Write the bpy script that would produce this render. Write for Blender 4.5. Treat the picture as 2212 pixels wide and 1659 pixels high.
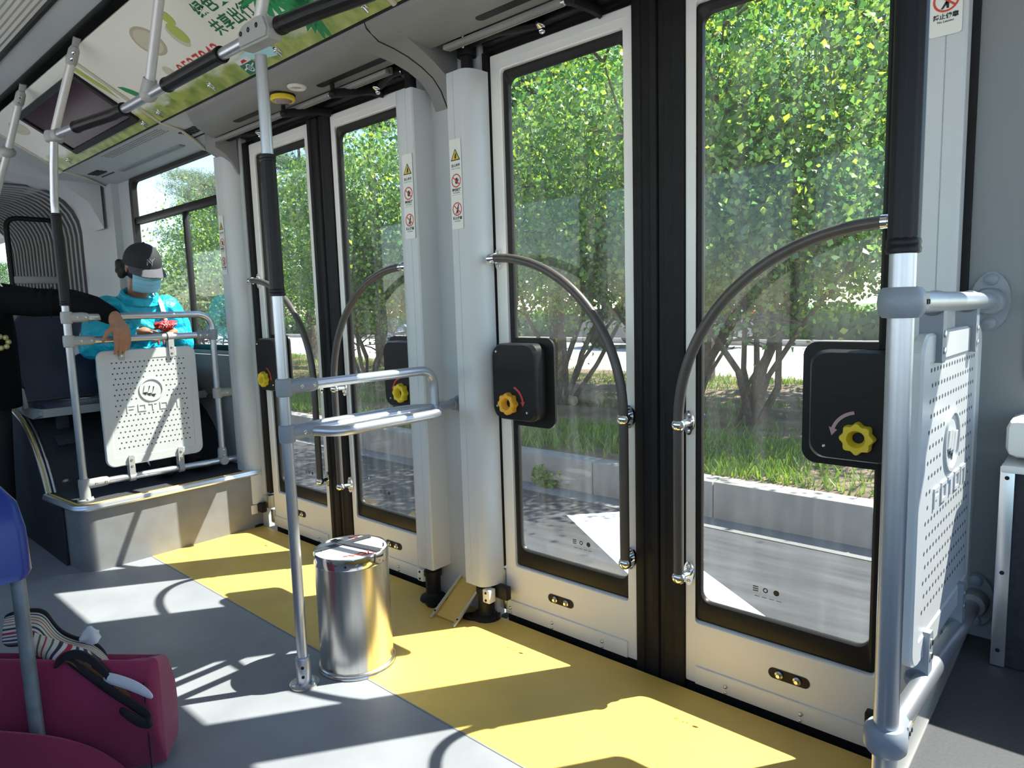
import bpy, bmesh, math, random
import numpy as np
from mathutils import Vector, Matrix
S = bpy.context.scene
for o in list(bpy.data.objects): bpy.data.objects.remove(o, do_unlink=True)
C = S.collection
PI = math.pi

# ------------------------------------------------------------ camera, sky, sun, exposure
cd = bpy.data.cameras.new('camera'); cam = bpy.data.objects.new('camera', cd); C.objects.link(cam)
cd.sensor_width = 36.0; cd.lens = 1461.6/2212*36; cd.clip_start = .02; cd.clip_end = 400
right = Vector((.74661083, .66458315, -.03002516)); up = Vector((-.0550909, .10674243, .99275931)); fwd = Vector((-.66297607, .73955074, -.11630754))
cam.matrix_world = Matrix(((right.x, up.x, -fwd.x, 0), (right.y, up.y, -fwd.y, 0), (right.z, up.z, -fwd.z, 1.15), (0, 0, 0, 1)))
S.camera = cam
SUN_DIR = Vector((.402, .582, 1.0)).normalized()
w = bpy.data.worlds.new('sky'); S.world = w; w.use_nodes = True
nt = w.node_tree; nt.nodes.clear()
sky = nt.nodes.new('ShaderNodeTexSky'); sky.sky_type = 'NISHITA'; sky.sun_disc = False
sky.sun_elevation = math.asin(SUN_DIR.z); sky.sun_rotation = math.atan2(SUN_DIR.x, SUN_DIR.y)
sky.air_density = 1.0; sky.dust_density = .35; sky.ozone_density = 1.6; sky.altitude = 200
bg = nt.nodes.new('ShaderNodeBackground'); bg.inputs['Strength'].default_value = .175
out = nt.nodes.new('ShaderNodeOutputWorld')
nt.links.new(sky.outputs[0], bg.inputs[0]); nt.links.new(bg.outputs[0], out.inputs[0])
sl = bpy.data.lights.new('sun', 'SUN'); sl.energy = 6.25; sl.angle = .0093; sl.color = (1.0, .96, .88)
sun = bpy.data.objects.new('sun', sl); C.objects.link(sun)
sun.rotation_euler = SUN_DIR.to_track_quat('Z', 'Y').to_euler(); sun.location = (6, 12, 20)
S.view_settings.view_transform = 'Standard'; S.view_settings.look = 'None'
S.view_settings.exposure = 1.4; S.view_settings.gamma = 1.0
S.view_settings.use_curve_mapping = False

# ------------------------------------------------------------ materials
def mat(name, col, rough=.5, metal=0., var=0., vscale=8., bump=0., bscale=60., bdist=.01, spec=.5, sheen=0., coat=0., col2=None, stretch=None):
    m = bpy.data.materials.new(name); m.use_nodes = True
    N = m.node_tree.nodes; L = m.node_tree.links; b = N['Principled BSDF']
    b.inputs['Base Color'].default_value = (*col, 1); b.inputs['Roughness'].default_value = rough
    b.inputs['Metallic'].default_value = metal; b.inputs['Specular IOR Level'].default_value = spec
    if sheen: b.inputs['Sheen Weight'].default_value = sheen
    if coat: b.inputs['Coat Weight'].default_value = coat
    tc = None
    if var or bump:
        tc = N.new('ShaderNodeTexCoord'); mp = N.new('ShaderNodeMapping'); L.new(tc.outputs['Object'], mp.inputs[0])
        if stretch: mp.inputs['Scale'].default_value = stretch
    if var:
        t = N.new('ShaderNodeTexNoise'); t.inputs['Scale'].default_value = vscale; t.inputs['Detail'].default_value = 6
        L.new(mp.outputs[0], t.inputs['Vector'])
        r = N.new('ShaderNodeValToRGB'); r.color_ramp.elements[0].position = .3; r.color_ramp.elements[1].position = .7
        c2 = col2 or tuple(c*(1-var) for c in col)
        r.color_ramp.elements[0].color = (*c2, 1); r.color_ramp.elements[1].color = (*[min(1, c*(1+var*.5)) for c in col], 1)
        L.new(t.outputs['Fac'], r.inputs[0]); L.new(r.outputs[0], b.inputs['Base Color'])
    if bump:
        t2 = N.new('ShaderNodeTexNoise'); t2.inputs['Scale'].default_value = bscale; t2.inputs['Detail'].default_value = 4
        L.new(mp.outputs[0], t2.inputs['Vector'])
        bp = N.new('ShaderNodeBump'); bp.inputs['Strength'].default_value = bump; bp.inputs['Distance'].default_value = bdist
        L.new(t2.outputs['Fac'], bp.inputs['Height']); L.new(bp.outputs[0], b.inputs['Normal'])
    return m
def glass(name, tint, refl=1.0):
    m = bpy.data.materials.new(name); m.use_nodes = True; N = m.node_tree.nodes; L = m.node_tree.links
    N.clear(); o = N.new('ShaderNodeOutputMaterial'); tr = N.new('ShaderNodeBsdfTransparent'); gl = N.new('ShaderNodeBsdfGlossy')
    tr.inputs[0].default_value = (*tint, 1); gl.inputs['Roughness'].default_value = .02; gl.inputs['Color'].default_value = (refl, refl, refl, 1)
    fr = N.new('ShaderNodeFresnel'); fr.inputs[0].default_value = 1.5; mx = N.new('ShaderNodeMixShader')
    ge = N.new('ShaderNodeNewGeometry'); iv = N.new('ShaderNodeMath'); iv.operation = 'SUBTRACT'; iv.inputs[0].default_value = 1.0; ml = N.new('ShaderNodeMath'); ml.operation = 'MULTIPLY'
    fk = N.new('ShaderNodeMath'); fk.operation = 'MULTIPLY'; fk.inputs[1].default_value = .7; L.new(fr.outputs[0], fk.inputs[0])
    L.new(ge.outputs['Backfacing'], iv.inputs[1]); L.new(iv.outputs[0], ml.inputs[0]); L.new(fk.outputs[0], ml.inputs[1])   # the inner side of a thin pane must not reflect totally
    L.new(ml.outputs[0], mx.inputs[0]); L.new(tr.outputs[0], mx.inputs[1]); L.new(gl.outputs[0], mx.inputs[2])
    # a thin dusty film on the pane
    tc = N.new('ShaderNodeTexCoord'); mp = N.new('ShaderNodeMapping'); mp.inputs['Scale'].default_value = (9, 9, 1.2)
    ns = N.new('ShaderNodeTexNoise'); ns.inputs['Scale'].default_value = 3.0; ns.inputs['Detail'].default_value = 8
    rp = N.new('ShaderNodeMapRange'); rp.inputs[1].default_value = .45; rp.inputs[2].default_value = .8; rp.inputs[3].default_value = .006; rp.inputs[4].default_value = .026
    df = N.new('ShaderNodeBsdfTranslucent'); df.inputs[0].default_value = (.8, .8, .78, 1); m2 = N.new('ShaderNodeMixShader')
    L.new(tc.outputs['Object'], mp.inputs[0]); L.new(mp.outputs[0], ns.inputs['Vector']); L.new(ns.outputs['Fac'], rp.inputs[0])
    L.new(rp.outputs[0], m2.inputs[0]); L.new(mx.outputs[0], m2.inputs[1]); L.new(df.outputs[0], m2.inputs[2])
    L.new(m2.outputs[0], o.inputs[0]); return m
def leafmat(name, c1, c2, c3, trans=.45):
    m = bpy.data.materials.new(name); m.use_nodes = True; N = m.node_tree.nodes; L = m.node_tree.links
    N.clear(); o = N.new('ShaderNodeOutputMaterial'); g = N.new('ShaderNodeNewGeometry'); r = N.new('ShaderNodeValToRGB')
    r.color_ramp.elements[0].color = (*c1, 1); r.color_ramp.elements[1].color = (*c3, 1); e = r.color_ramp.elements.new(.55); e.color = (*c2, 1)
    d = N.new('ShaderNodeBsdfDiffuse'); t = N.new('ShaderNodeBsdfTranslucent'); x = N.new('ShaderNodeMixShader'); x.inputs[0].default_value = trans
    gl = N.new('ShaderNodeBsdfGlossy'); gl.inputs['Roughness'].default_value = .45; x2 = N.new('ShaderNodeMixShader'); x2.inputs[0].default_value = .05
    hs = N.new('ShaderNodeHueSaturation'); hs.inputs['Hue'].default_value = .485; hs.inputs['Value'].default_value = 1.7; hs.inputs['Saturation'].default_value = 1.08
    L.new(g.outputs['Random Per Island'], r.inputs[0]); L.new(r.outputs[0], d.inputs[0]); L.new(r.outputs[0], hs.inputs['Color']); L.new(hs.outputs[0], t.inputs[0])
    L.new(d.outputs[0], x.inputs[1]); L.new(t.outputs[0], x.inputs[2]); L.new(x.outputs[0], x2.inputs[1]); L.new(gl.outputs[0], x2.inputs[2]); L.new(x2.outputs[0], o.inputs[0])
    return m
M = dict(
 floor=mat('floor vinyl grey', (.26, .276, .304), .5, var=.14, vscale=5, bump=.05, bscale=400),
 dark_vinyl=mat('dark vinyl', (.052, .055, .062), .6, var=.2, vscale=200),
 yellow_floor=mat('floor vinyl yellow', (.74, .505, .105), .5, var=.14, vscale=3, bump=.05, bscale=400, col2=(.60, .40, .105)),
 riser=mat('riser vinyl', (.235, .24, .245), .6, var=.12, vscale=12),
 carpet=mat('podium covering', (.030, .033, .040), .85, var=.3, vscale=90),
 side=mat('podium side vinyl', (.022, .025, .032), .6, var=.2, vscale=9),
 door=mat('door white paint', (.86, .85, .81), .38, var=.05, vscale=5),
 cover=mat('shaft cover grey', (.60, .63, .65), .42, var=.05, vscale=4),
 wall=mat('wall panel grey', (.48, .51, .525), .5, var=.05, vscale=3),
 wall_dark=mat('wall panel dark', (.22, .238, .25), .5, var=.05, vscale=3),
 header=mat('header housing grey', (.26, .256, .25), .5, var=.10, vscale=5, bump=.04, bscale=300),
 vent=mat('cove panel grey', (.47, .50, .51), .5, var=.05, vscale=3),
 ceiling=mat('ceiling panel', (.50, .525, .55), .5, var=.05, vscale=2),
 diffuser=mat('lamp cover', (.55, .555, .52), .5),
 black=mat('black metal', (.014, .014, .015), .45, spec=.22),
 rubber=mat('black rubber', (.013, .013, .014), .55, spec=.22, var=.2, vscale=30),
 gasket=mat('gasket rubber', (.016, .015, .014), .4, spec=.22),
 sleeve=mat('black grip sleeve', (.010, .010, .012), .38, spec=.22),
 grip=mat('grab bar coating', (.085, .075, .068), .36, var=.12, vscale=14),
 alu=mat('satin aluminium', (.56, .585, .64), .36, metal=.85, var=.04, vscale=20),
 paint_tube=mat('lacquered tube', (.63, .63, .61), .42, metal=.25),
 alu_edge=mat('aluminium profile', (.78, .78, .77), .3, metal=.9),
 chrome=mat('chrome', (.82, .82, .82), .12, metal=1.),
 steel=mat('brushed steel', (.66, .65, .62), .27, metal=1., var=.12, vscale=6, stretch=(18, 18, .5)),
 clamp=mat('clamp plastic', (.24, .27, .31), .4, var=.05, vscale=12),
 tape=mat('dark tape', (.05, .055, .066), .4, bump=.2, bscale=90), clamp_light=mat('clamp plastic light', (.36, .365, .36), .45),
 panel=mat('guard panel plastic', (.55, .565, .57), .33, var=.04, vscale=6),
 hole=mat('perforation', (.05, .055, .06), .8),
 yellow_knob=mat('yellow knob', (.80, .60, .03), .42),
 orange_knob=mat('amber knob', (.85, .42, .03), .42),
 red=mat('red print', (.55, .04, .035), .5), arrow_pink=mat('faded arrow', (.45, .30, .30), .5),
 white=mat('white print', (.80, .80, .78), .45), sticker=mat('sticker film', (.78, .80, .76), .45),
 ink=mat('black print', (.02, .02, .02), .5), sign_yellow=mat('sign yellow', (.72, .55, .06), .5), sign_red=mat('sign red', (.62, .07, .04), .5),
 green_ink=mat('green lettering', (.012, .14, .045), .5), red_ink=mat('red lettering', (.58, .03, .03), .5),
 tan_ink=mat('tan print', (.44, .39, .28), .5), tan2=mat('tan print light', (.55, .52, .40), .5), lime_ink=mat('lime print', (.40, .48, .10), .5), leaf_ink=mat('leaf print', (.02, .26, .09), .5), teal_ink=mat('teal print', (.01, .17, .13), .5), sky_ink=mat('pale blue print', (.45, .75, .80), .5),
 screen=mat('monitor glass', (.035, .008, .015), .14, spec=.10),
 lamp_clear=mat('lamp lens', (.30, .22, .22), .1, coat=.6), speaker=mat('speaker white', (.72, .70, .62), .5),
 navy=mat('navy seat vinyl', (.022, .030, .060), .42, bump=.08, bscale=30), seat_grey=mat('seat shell grey', (.33, .34, .34), .4),
 blue=mat('blue plastic', (.010, .035, .26), .32), old_tube=mat('worn grey tube', (.20, .23, .26), .45, metal=.2, var=.3, vscale=22),
 bellows=mat('bellows fabric', (.085, .085, .088), .75), bellows_light=mat('bellows hem', (.34, .35, .36), .6),
 maroon=mat('maroon cloth', (.29, .022, .085), .8, var=.2, vscale=3, bump=.12, bscale=500, sheen=.2),
 strap=mat('black webbing', (.014, .012, .012), .8, bump=.2, bscale=300), tissue=mat('white tissue', (.74, .74, .78), .7), inner=mat('bag lining', (.15, .065, .02), .8, var=.5, vscale=25),
 jacket=mat('turquoise jacket', (.008, .47, .66), .45, var=.08, vscale=6, bump=1.0, bscale=11, bdist=.035), jacket_black=mat('black jacket', (.0055, .006, .007), .9, bump=.6, bscale=25, spec=.12),
 trousers=mat('dark trousers', (.012, .012, .016), .8), mask=mat('face mask', (.30, .64, .80), .7, bump=.2, bscale=60), skin=mat('skin', (.36, .17, .105), .5, var=.08, vscale=20), hair=mat('dark hair', (.008, .007, .007), .6, bump=.6, bscale=90),
 cap=mat('dark cap cloth', (.020, .021, .026), .8), cap_brim=mat('cap brim cloth', (.085, .085, .10), .85, bump=.3, bscale=200), silver_thread=mat('silver thread', (.35, .35, .36), .5), purse=mat('red purse', (.45, .03, .035), .45, bump=.4, bscale=60), bagstrap=mat('white strap', (.75, .72, .74), .6), badge=mat('gold badge', (.55, .5, .22), .4, metal=.4),
 asphalt=mat('asphalt', (.050, .053, .060), .85, var=.5, vscale=9, bump=.25, bscale=120, stretch=(.16, 1, 1)), road_far=mat('pale road', (.58, .56, .55), .85, var=.06, vscale=2), concrete=mat('kerb concrete', (.31, .295, .28), .8, var=.18, vscale=4, bump=.1, bscale=80), gutter=mat('gutter concrete', (.17, .172, .17), .8, var=.12, vscale=5), paint=mat('road paint', (.72, .74, .75), .7, var=.05, vscale=20),
 soil=mat('soil', (.20, .142, .092), .9, var=.45, vscale=6, bump=.5, bscale=20), bark=mat('bark', (.125, .095, .072), .9, var=.4, vscale=30, bump=.6, bscale=60), log=mat('sawn log', (.42, .36, .27), .85, var=.3, vscale=20),
 grass=leafmat('grass blades', (.07, .16, .02), (.13, .26, .03), (.26, .36, .05), .35), leaf_bright=leafmat('bright leaves', (.05, .14, .045), (.11, .25, .06), (.33, .46, .07), .5), leaf_deep=leafmat('deep leaves', (.035, .10, .045), (.07, .155, .06), (.15, .26, .08), .42), needle=leafmat('pine needles', (.09, .15, .085), (.15, .22, .12), (.29, .34, .16), .4), hedge=leafmat('hedge leaves', (.02, .07, .015), (.04, .11, .02), (.07, .16, .03), .3),
 pane=glass('door glass', (.915, .93, .912)), pane2=glass('window glass', (.92, .935, .925)),
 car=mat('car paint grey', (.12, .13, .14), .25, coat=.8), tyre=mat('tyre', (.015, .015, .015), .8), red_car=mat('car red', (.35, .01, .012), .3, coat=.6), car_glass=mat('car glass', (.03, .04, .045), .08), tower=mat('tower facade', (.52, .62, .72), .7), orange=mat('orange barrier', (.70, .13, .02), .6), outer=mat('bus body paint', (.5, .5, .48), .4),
)

# ------------------------------------------------------------ building helpers
def obj(name, bm, m, parent=None, smooth=True, ang=35):
    me = bpy.data.meshes.new(name)
    bmesh.ops.recalc_face_normals(bm, faces=bm.faces[:])
    bm.to_mesh(me); bm.free()
    for k in (m if isinstance(m, (list, tuple)) else [m]): me.materials.append(M[k] if isinstance(k, str) else k)
    if smooth:
        me.polygons.foreach_set('use_smooth', [True]*len(me.polygons)); me.set_sharp_from_angle(angle=math.radians(ang))
    o = bpy.data.objects.new(name, me); C.objects.link(o)
    if parent is not None: put(o, parent)
    return o
def put(o, parent):
    o.parent = parent
    if parent.type == 'EMPTY': o.matrix_parent_inverse = Matrix.Translation(-parent.location)
def tag(o, label, cat, group=None, kind=None):
    o['label'] = label; o['category'] = cat
    if group: o['group'] = group
    if kind: o['kind'] = kind
    return o
def thing(name, loc, label, cat, group=None, kind=None):
    o = bpy.data.objects.new(name, None); C.objects.link(o); o.location = loc; o.empty_display_size = .1
    return tag(o, label, cat, group, kind)
def struct(name, bm, m, label, cat):
    return tag(obj(name, bm, m), label, cat, kind='structure')
def NB(): return bmesh.new()
def box(bm, x0, x1, y0, y1, z0, z1, bev=0., mi=0, mtx=None):
    v = [bm.verts.new(p) for p in ((x0,y0,z0),(x1,y0,z0),(x1,y1,z0),(x0,y1,z0),(x0,y0,z1),(x1,y0,z1),(x1,y1,z1),(x0,y1,z1))]
    f = [bm.faces.new([v[i] for i in q]) for q in ((0,3,2,1),(4,5,6,7),(0,1,5,4),(1,2,6,5),(2,3,7,6),(3,0,4,7))]
    for k in f: k.material_index = mi
    if mtx is not None: bmesh.ops.transform(bm, matrix=mtx, verts=v)
    if bev:
        es = list({e for k in f for e in k.edges})
        r = bmesh.ops.bevel(bm, geom=es, offset=bev, segments=2, affect='EDGES', profile=.5)
        for k in r['faces']: k.material_index = mi
    return bm
def frames(pts):
    pts = [Vector(p) for p in pts]; n = len(pts); T = []
    for i in range(n):
        a = pts[max(i-1, 0)]; b = pts[min(i+1, n-1)]; T.append((b-a).normalized())
    u = Vector((0, 0, 1)) if abs(T[0].z) < .9 else Vector((1, 0, 0))
    N = [(u - T[0]*u.dot(T[0])).normalized()]
    for i in range(1, n):
        q = T[i-1].rotation_difference(T[i]); v = q @ N[-1]; N.append((v - T[i]*v.dot(T[i])).normalized())
    return pts, T, N
def tube(bm, pts, r, seg=16, caps=True, rib=0., nrib=12, mi=0, flat=1.):
    pts, T, N = frames(pts); rings = []
    for i, p in enumerate(pts):
        R = r[i] if isinstance(r, (list, tuple)) else r; B = T[i].cross(N[i]); ring = []
        for k in range(seg):
            a = 2*PI*k/seg; q = R*(1 + rib*(1 if math.cos(a*nrib) > 0 else 0))
            ring.append(bm.verts.new(p + N[i]*(q*math.cos(a)*flat) + B*(q*math.sin(a))))
        rings.append(ring)
    for a, b in zip(rings, rings[1:]):
        for k in range(seg): bm.faces.new((a[k], a[(k+1)%seg], b[(k+1)%seg], b[k])).material_index = mi
    if caps: bm.faces.new(rings[0][::-1]).material_index = mi; bm.faces.new(rings[-1]).material_index = mi
    return bm
def cyl(bm, a, b, r, seg=16, mi=0): return tube(bm, [a, b], r, seg, mi=mi)
def bend(pts, rad, n=6):
    pts = [Vector(p) for p in pts]; outp = [pts[0]]
    for a, b, c in zip(pts, pts[1:], pts[2:]):
        d1 = (a-b); d2 = (c-b); k = min(rad, d1.length*.49, d2.length*.49); p = b + d1.normalized()*k; q = b + d2.normalized()*k
        for i in range(n+1):
            t = i/n; outp.append(p*(1-t)**2 + b*2*t*(1-t) + q*t*t)
    outp.append(pts[-1]); return outp
def lathe(bm, prof, axis_p, axis=(0, 0, 1), seg=32, mi=0, close=True):
    ax = Vector(axis).normalized(); p0 = Vector(axis_p); u = ax.orthogonal().normalized(); v = ax.cross(u); rings = []
    for r, h in prof:
        rings.append([bm.verts.new(p0 + ax*h + (u*math.cos(2*PI*k/seg) + v*math.sin(2*PI*k/seg))*max(r, 1e-5)) for k in range(seg)])
    for a, b in zip(rings, rings[1:]):
        for k in range(seg): bm.faces.new((a[k], a[(k+1)%seg], b[(k+1)%seg], b[k])).material_index = mi
    if close: bm.faces.new(rings[0][::-1]).material_index = mi; bm.faces.new(rings[-1]).material_index = mi
    return bm
def ball(bm, c, r, seg=14, mi=0, sc=(1, 1, 1), rot=None):
    mt = Matrix.Translation(c) @ (rot.to_4x4() if rot else Matrix()) @ Matrix.Diagonal((r*sc[0], r*sc[1], r*sc[2], 1))
    q = bmesh.ops.create_uvsphere(bm, u_segments=seg, v_segments=max(8, seg*2//3), radius=1, matrix=mt)
    for f in {f for v in q['verts'] for f in v.link_faces}: f.material_index = mi
    return bm
def prism(bm, poly, axis, a0, a1, mi=0, bev=0.):
    def P(p, a): return {'x': (a, p[0], p[1]), 'y': (p[0], a, p[1]), 'z': (p[0], p[1], a)}[axis]
    A = [bm.verts.new(P(p, a0)) for p in poly]; B = [bm.verts.new(P(p, a1)) for p in poly]; n = len(poly); F = []
    for k in range(n): F.append(bm.faces.new((A[k], A[(k+1)%n], B[(k+1)%n], B[k])))
    F.append(bm.faces.new(A[::-1])); F.append(bm.faces.new(B))
    for f in F: f.material_index = mi
    if bev:
        es = [e for e in {e for f in F[-2:] for e in f.edges}]
        r = bmesh.ops.bevel(bm, geom=es, offset=bev, segments=2, affect='EDGES')
        for f in r['faces']: f.material_index = mi
    return bm
def rrect(x0, x1, z0, z1, r, n=6):
    o = []
    for cx, cz, a0 in ((x1-r, z1-r, 0), (x0+r, z1-r, 90), (x0+r, z0+r, 180), (x1-r, z0+r, 270)):
        for i in range(n+1):
            a = math.radians(a0 + 90*i/n); o.append((cx + r*math.cos(a), cz + r*math.sin(a)))
    return o
def ring(bm, loops, mi=0, closed=False):
    """loops: list of equal-length 3-D loops bridged one after the other"""
    V = [[bm.verts.new(p) for p in l] for l in loops]; n = len(V[0]); pairs = list(zip(V, V[1:]))
    if closed: pairs.append((V[-1], V[0]))
    for a, b in pairs:
        for k in range(n): bm.faces.new((a[k], a[(k+1)%n], b[(k+1)%n], b[k])).material_index = mi
    return V
_txt = {}
def text_into(bm, s, size, mtx, mi=0, bold=0., depth=0.):
    key = (s, bold, depth)
    if key not in _txt:
        cu = bpy.data.curves.new('t', 'FONT'); cu.body = s; cu.align_x = 'CENTER'; cu.align_y = 'CENTER'; cu.offset = bold; cu.resolution_u = 3; cu.extrude = depth
        o = bpy.data.objects.new('t', cu); C.objects.link(o); dg = bpy.context.evaluated_depsgraph_get(); dg.update()
        _txt[key] = bpy.data.meshes.new_from_object(o.evaluated_get(dg)); bpy.data.objects.remove(o, do_unlink=True)
    n0 = len(bm.verts); f0 = len(bm.faces); bm.from_mesh(_txt[key]); bm.verts.ensure_lookup_table(); bm.faces.ensure_lookup_table()
    bmesh.ops.transform(bm, matrix=mtx @ Matrix.Diagonal((size, size, size, 1)), verts=bm.verts[n0:])
    for f in bm.faces[f0:]: f.material_index = mi
def frame_mtx(o, X, Y):
    X = Vector(X).normalized(); Y = Vector(Y).normalized(); Z = X.cross(Y)
    return Matrix(((X.x, Y.x, Z.x, o[0]), (X.y, Y.y, Z.y, o[1]), (X.z, Y.z, Z.z, o[2]), (0, 0, 0, 1)))
def flat(bm, pts2, mtx, h=.0006, mi=0):
    """a thin printed shape: polygon in the local XY plane of mtx"""
    v = [bm.verts.new(mtx @ Vector((p[0], p[1], h))) for p in pts2]; f = bm.faces.new(v); f.material_index = mi; return f
def ell(cx, cy, a, b, n=24, rot=0.):
    return [(cx + a*math.cos(t)*math.cos(rot) - b*math.sin(t)*math.sin(rot), cy + a*math.cos(t)*math.sin(rot) + b*math.sin(t)*math.cos(rot)) for t in [2*PI*k/n for k in range(n)]]
def annulus(bm, cx, cy, r0, r1, mtx, h, mi, n=24):
    a = [bm.verts.new(mtx @ Vector((x, y, h))) for x, y in ell(cx, cy, r0, r0, n)]; b = [bm.verts.new(mtx @ Vector((x, y, h))) for x, y in ell(cx, cy, r1, r1, n)]
    for k in range(n): bm.faces.new((a[k], a[(k+1)%n], b[(k+1)%n], b[k])).material_index = mi
def voxel(name, bm, m, parent, vs, smooth=4, fac=.5):
    """fuses overlapping tapered limbs into one continuous skin"""
    o = obj(name, bm, m, None); r = o.modifiers.new('r', 'REMESH'); r.mode = 'VOXEL'; r.voxel_size = vs
    s = o.modifiers.new('s', 'SMOOTH'); s.iterations = smooth; s.factor = fac
    dg = bpy.context.evaluated_depsgraph_get(); dg.update(); me = bpy.data.meshes.new_from_object(o.evaluated_get(dg))
    me.materials.clear(); me.materials.append(M[m]); me.polygons.foreach_set('use_smooth', [True]*len(me.polygons))
    o.modifiers.clear(); o.data = me; me.name = name
    if parent is not None: put(o, parent)
    return o

# ------------------------------------------------------------ large structure: floors, walls, roof
bm = NB(); box(bm, -7.9, -.21, -.66, 1.168, -.12, 0); struct('floor', bm, 'floor', 'grey speckled vinyl floor of the low deck', 'floor')
bm = NB(); box(bm, -3.43, -.21, 1.1685, 1.738, -.12, .0005); struct('floor', bm, 'yellow_floor', 'yellow vinyl floor strip along the doors', 'floor')
bm = NB(); box(bm, -3.43, -.21, 1.1655, 1.1705, -.01, .0012); struct('trim_1', bm, 'riser', 'grey weld line between the grey and yellow floor', 'trim')
bm = NB(); box(bm, -3.6, .2, 1.738, 1.86, -.12, -.035); struct('trim_2', bm, 'black', 'added black slab in the gap below the doors, stopping the light leak', 'trim')  # added slab, blocks light leaking up through the gap and keeps it black
# raised platform on the left: rounded front corner, riser, dark aisle side
def plat_outline(d=0.):
    p = [(-3.405+d, 1.74)]; cx, cy, r = -3.465, .950, .06
    for i in range(9):
        a = math.radians(-82*i/8); p.append((cx + (r+d)*math.cos(a), cy + (r+d)*math.sin(a)))
    p += [(-3.80, .866-d)]; return p
pf = plat_outline()
bm = NB(); prism(bm, pf + [(-3.80, 1.74)], 'z', 0, .30); struct('floor', bm, 'riser', 'grey riser of the raised platform behind the left guard', 'platform')
bm = NB(); prism(bm, pf + [(-3.80, 1.74)], 'z', .3002, .31); struct('floor', bm, 'dark_vinyl', 'dark vinyl top of the raised platform behind the left guard', 'platform')
bm = NB()
for q in (0, 1):
    pts = [Vector((x, y, .306 - .010*q)) for x, y in plat_outline(.010 + .004*q)]; tube(bm, pts, .0105, 8)
tube(bm, [Vector((x, y, .3145)) for x, y in plat_outline(-.004)], .004, 6, mi=1)
nose = struct('trim_3', bm, ['alu_edge', 'yellow_floor'], 'aluminium nosing around the front edge of the left platform', 'trim')
# wheel-arch podium under the seats on the left
prof = [(-3.79, .31), (-3.83, .38), (-3.88, .45), (-3.94, .52), (-4.02, .585), (-4.12, .635), (-4.26, .672), (-4.45, .695), (-4.7, .70), (-5.3, .70)]
bm = NB(); prism(bm, prof + [(-5.3, 0), (-3.79, 0)], 'y', .875, 1.75); struct('floor', bm, 'carpet', 'dark wheel arch podium with curved front under the left seats', 'platform')
bm = NB(); prism(bm, prof + [(-5.3, 0), (-3.60, 0), (-3.60, .31)], 'y', .866, .874); struct('trim_4', bm, 'side', 'dark side panel of the wheel arch podium along the aisle', 'trim')
bm = NB()
for dy, dz in ((0, .004), (.016, .006), (.034, .004)): tube(bm, [Vector((x, .862 + dy, z + dz)) for x, z in prof[:9]], .006, 8)
tube(bm, [Vector((x, .8705, z + .007)) for x, z in prof[:9]], .0045, 6, mi=1)
struct('trim_5', bm, ['alu_edge', 'yellow_floor'], 'curved aluminium edging climbing the wheel arch podium', 'trim')
# raised platform on the right, under the camera
bm = NB(); box(bm, -.222, 1.7, -.66, 1.70, -.1, .405); struct('floor', bm, 'dark_vinyl', 'dark vinyl raised floor beyond the right guard', 'platform')
bm = NB(); box(bm, -.236, -.222, -.66, 1.70, .01, .402, mi=1); box(bm, -.240, -.226, -.3, 1.69, .388, .41, .003, 1); box(bm, -.226, -.206, -.3, 1.69, .405, .4115, .002)
struct('trim_6', bm, ['alu_edge', 'yellow_floor'], 'aluminium and yellow nosing of the right raised floor', 'trim')
# door-side wall
def wall(name, boxes, m, label):
    bm = NB()
    for b in boxes: box(bm, *b)
    return struct(name, bm, m, label, 'wall')
wall('wall_right', [(-2.02, -1.66, 1.735, 1.86, 0, 2.06)], 'wall', 'grey wall pillar between the two door pairs')
wall('wall_right', [(-.236, -.10, 1.70, 1.86, -.1, 2.30), (-.10, 1.6, 1.70, 1.86, -.1, .93), (-.10, 1.6, 1.70, 1.86, 1.95, 2.30), (1.2, 1.6, 1.70, 1.86, .9, 2.0)], 'wall_dark', 'grey wall panel right of the doors')
wall('wall_right', [(-5.3, -3.50, 1.75, 1.86, 0, .945), (-5.3, -4.885, 1.75, 1.80, .94, 2.30), (-4.88, -3.42, 1.75, 1.772, 2.025, 2.30), (-3.50, -3.352, 1.742, 1.80, 0, 2.30)], 'wall', 'grey wall around the left window')
bm = NB(); box(bm, -4.87, -3.5, 1.70, 1.75, .70, .925, .006); box(bm, -4.87, -3.5, 1.725, 1.75, .925, .945, .003); struct('trim_7', bm, 'wall_dark', 'ledge below the left window', 'trim')
bm = NB(); box(bm, -.258, -.2365, 1.69, 1.86, 0, 2.2); struct('trim_8', bm, 'rubber', 'black rubber joint beside the right wall panel', 'trim')
# pillar and portal at the joint of the bus
bm = NB()
prism(bm, [(-5.08, 1.752), (-5.08, 1.705), (-5.30, 1.705), (-5.46, 1.655), (-5.5, 1.65), (-5.5, 1.86), (-5.08, 1.86)], 'z', 0, 2.12); struct('wall_right', bm, 'vent', 'pale pillar panels between the left window and the bellows', 'wall')
def portal(x0, x1, yi0, yi1, zi0, zi1, yo0, yo1, zo0, zo1, r, m, nm, label, cat):
    A = rrect(yi0, yi1, zi0, zi1, r); B = rrect(yo0, yo1, zo0, zo1, .01)
    bm = NB(); ring(bm, [[(x0, *p) for p in A], [(x0, *p) for p in B], [(x1, *p) for p in B], [(x1, *p) for p in A]], closed=True)
    return struct(nm, bm, m, label, cat)
portal(-5.66, -5.50, -.58, 1.68, -.4, 2.07, -.68, 1.87, -.5, 2.46, .30, 'vent', 'wall_left', 'arched portal of the articulated joint', 'wall')
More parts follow.
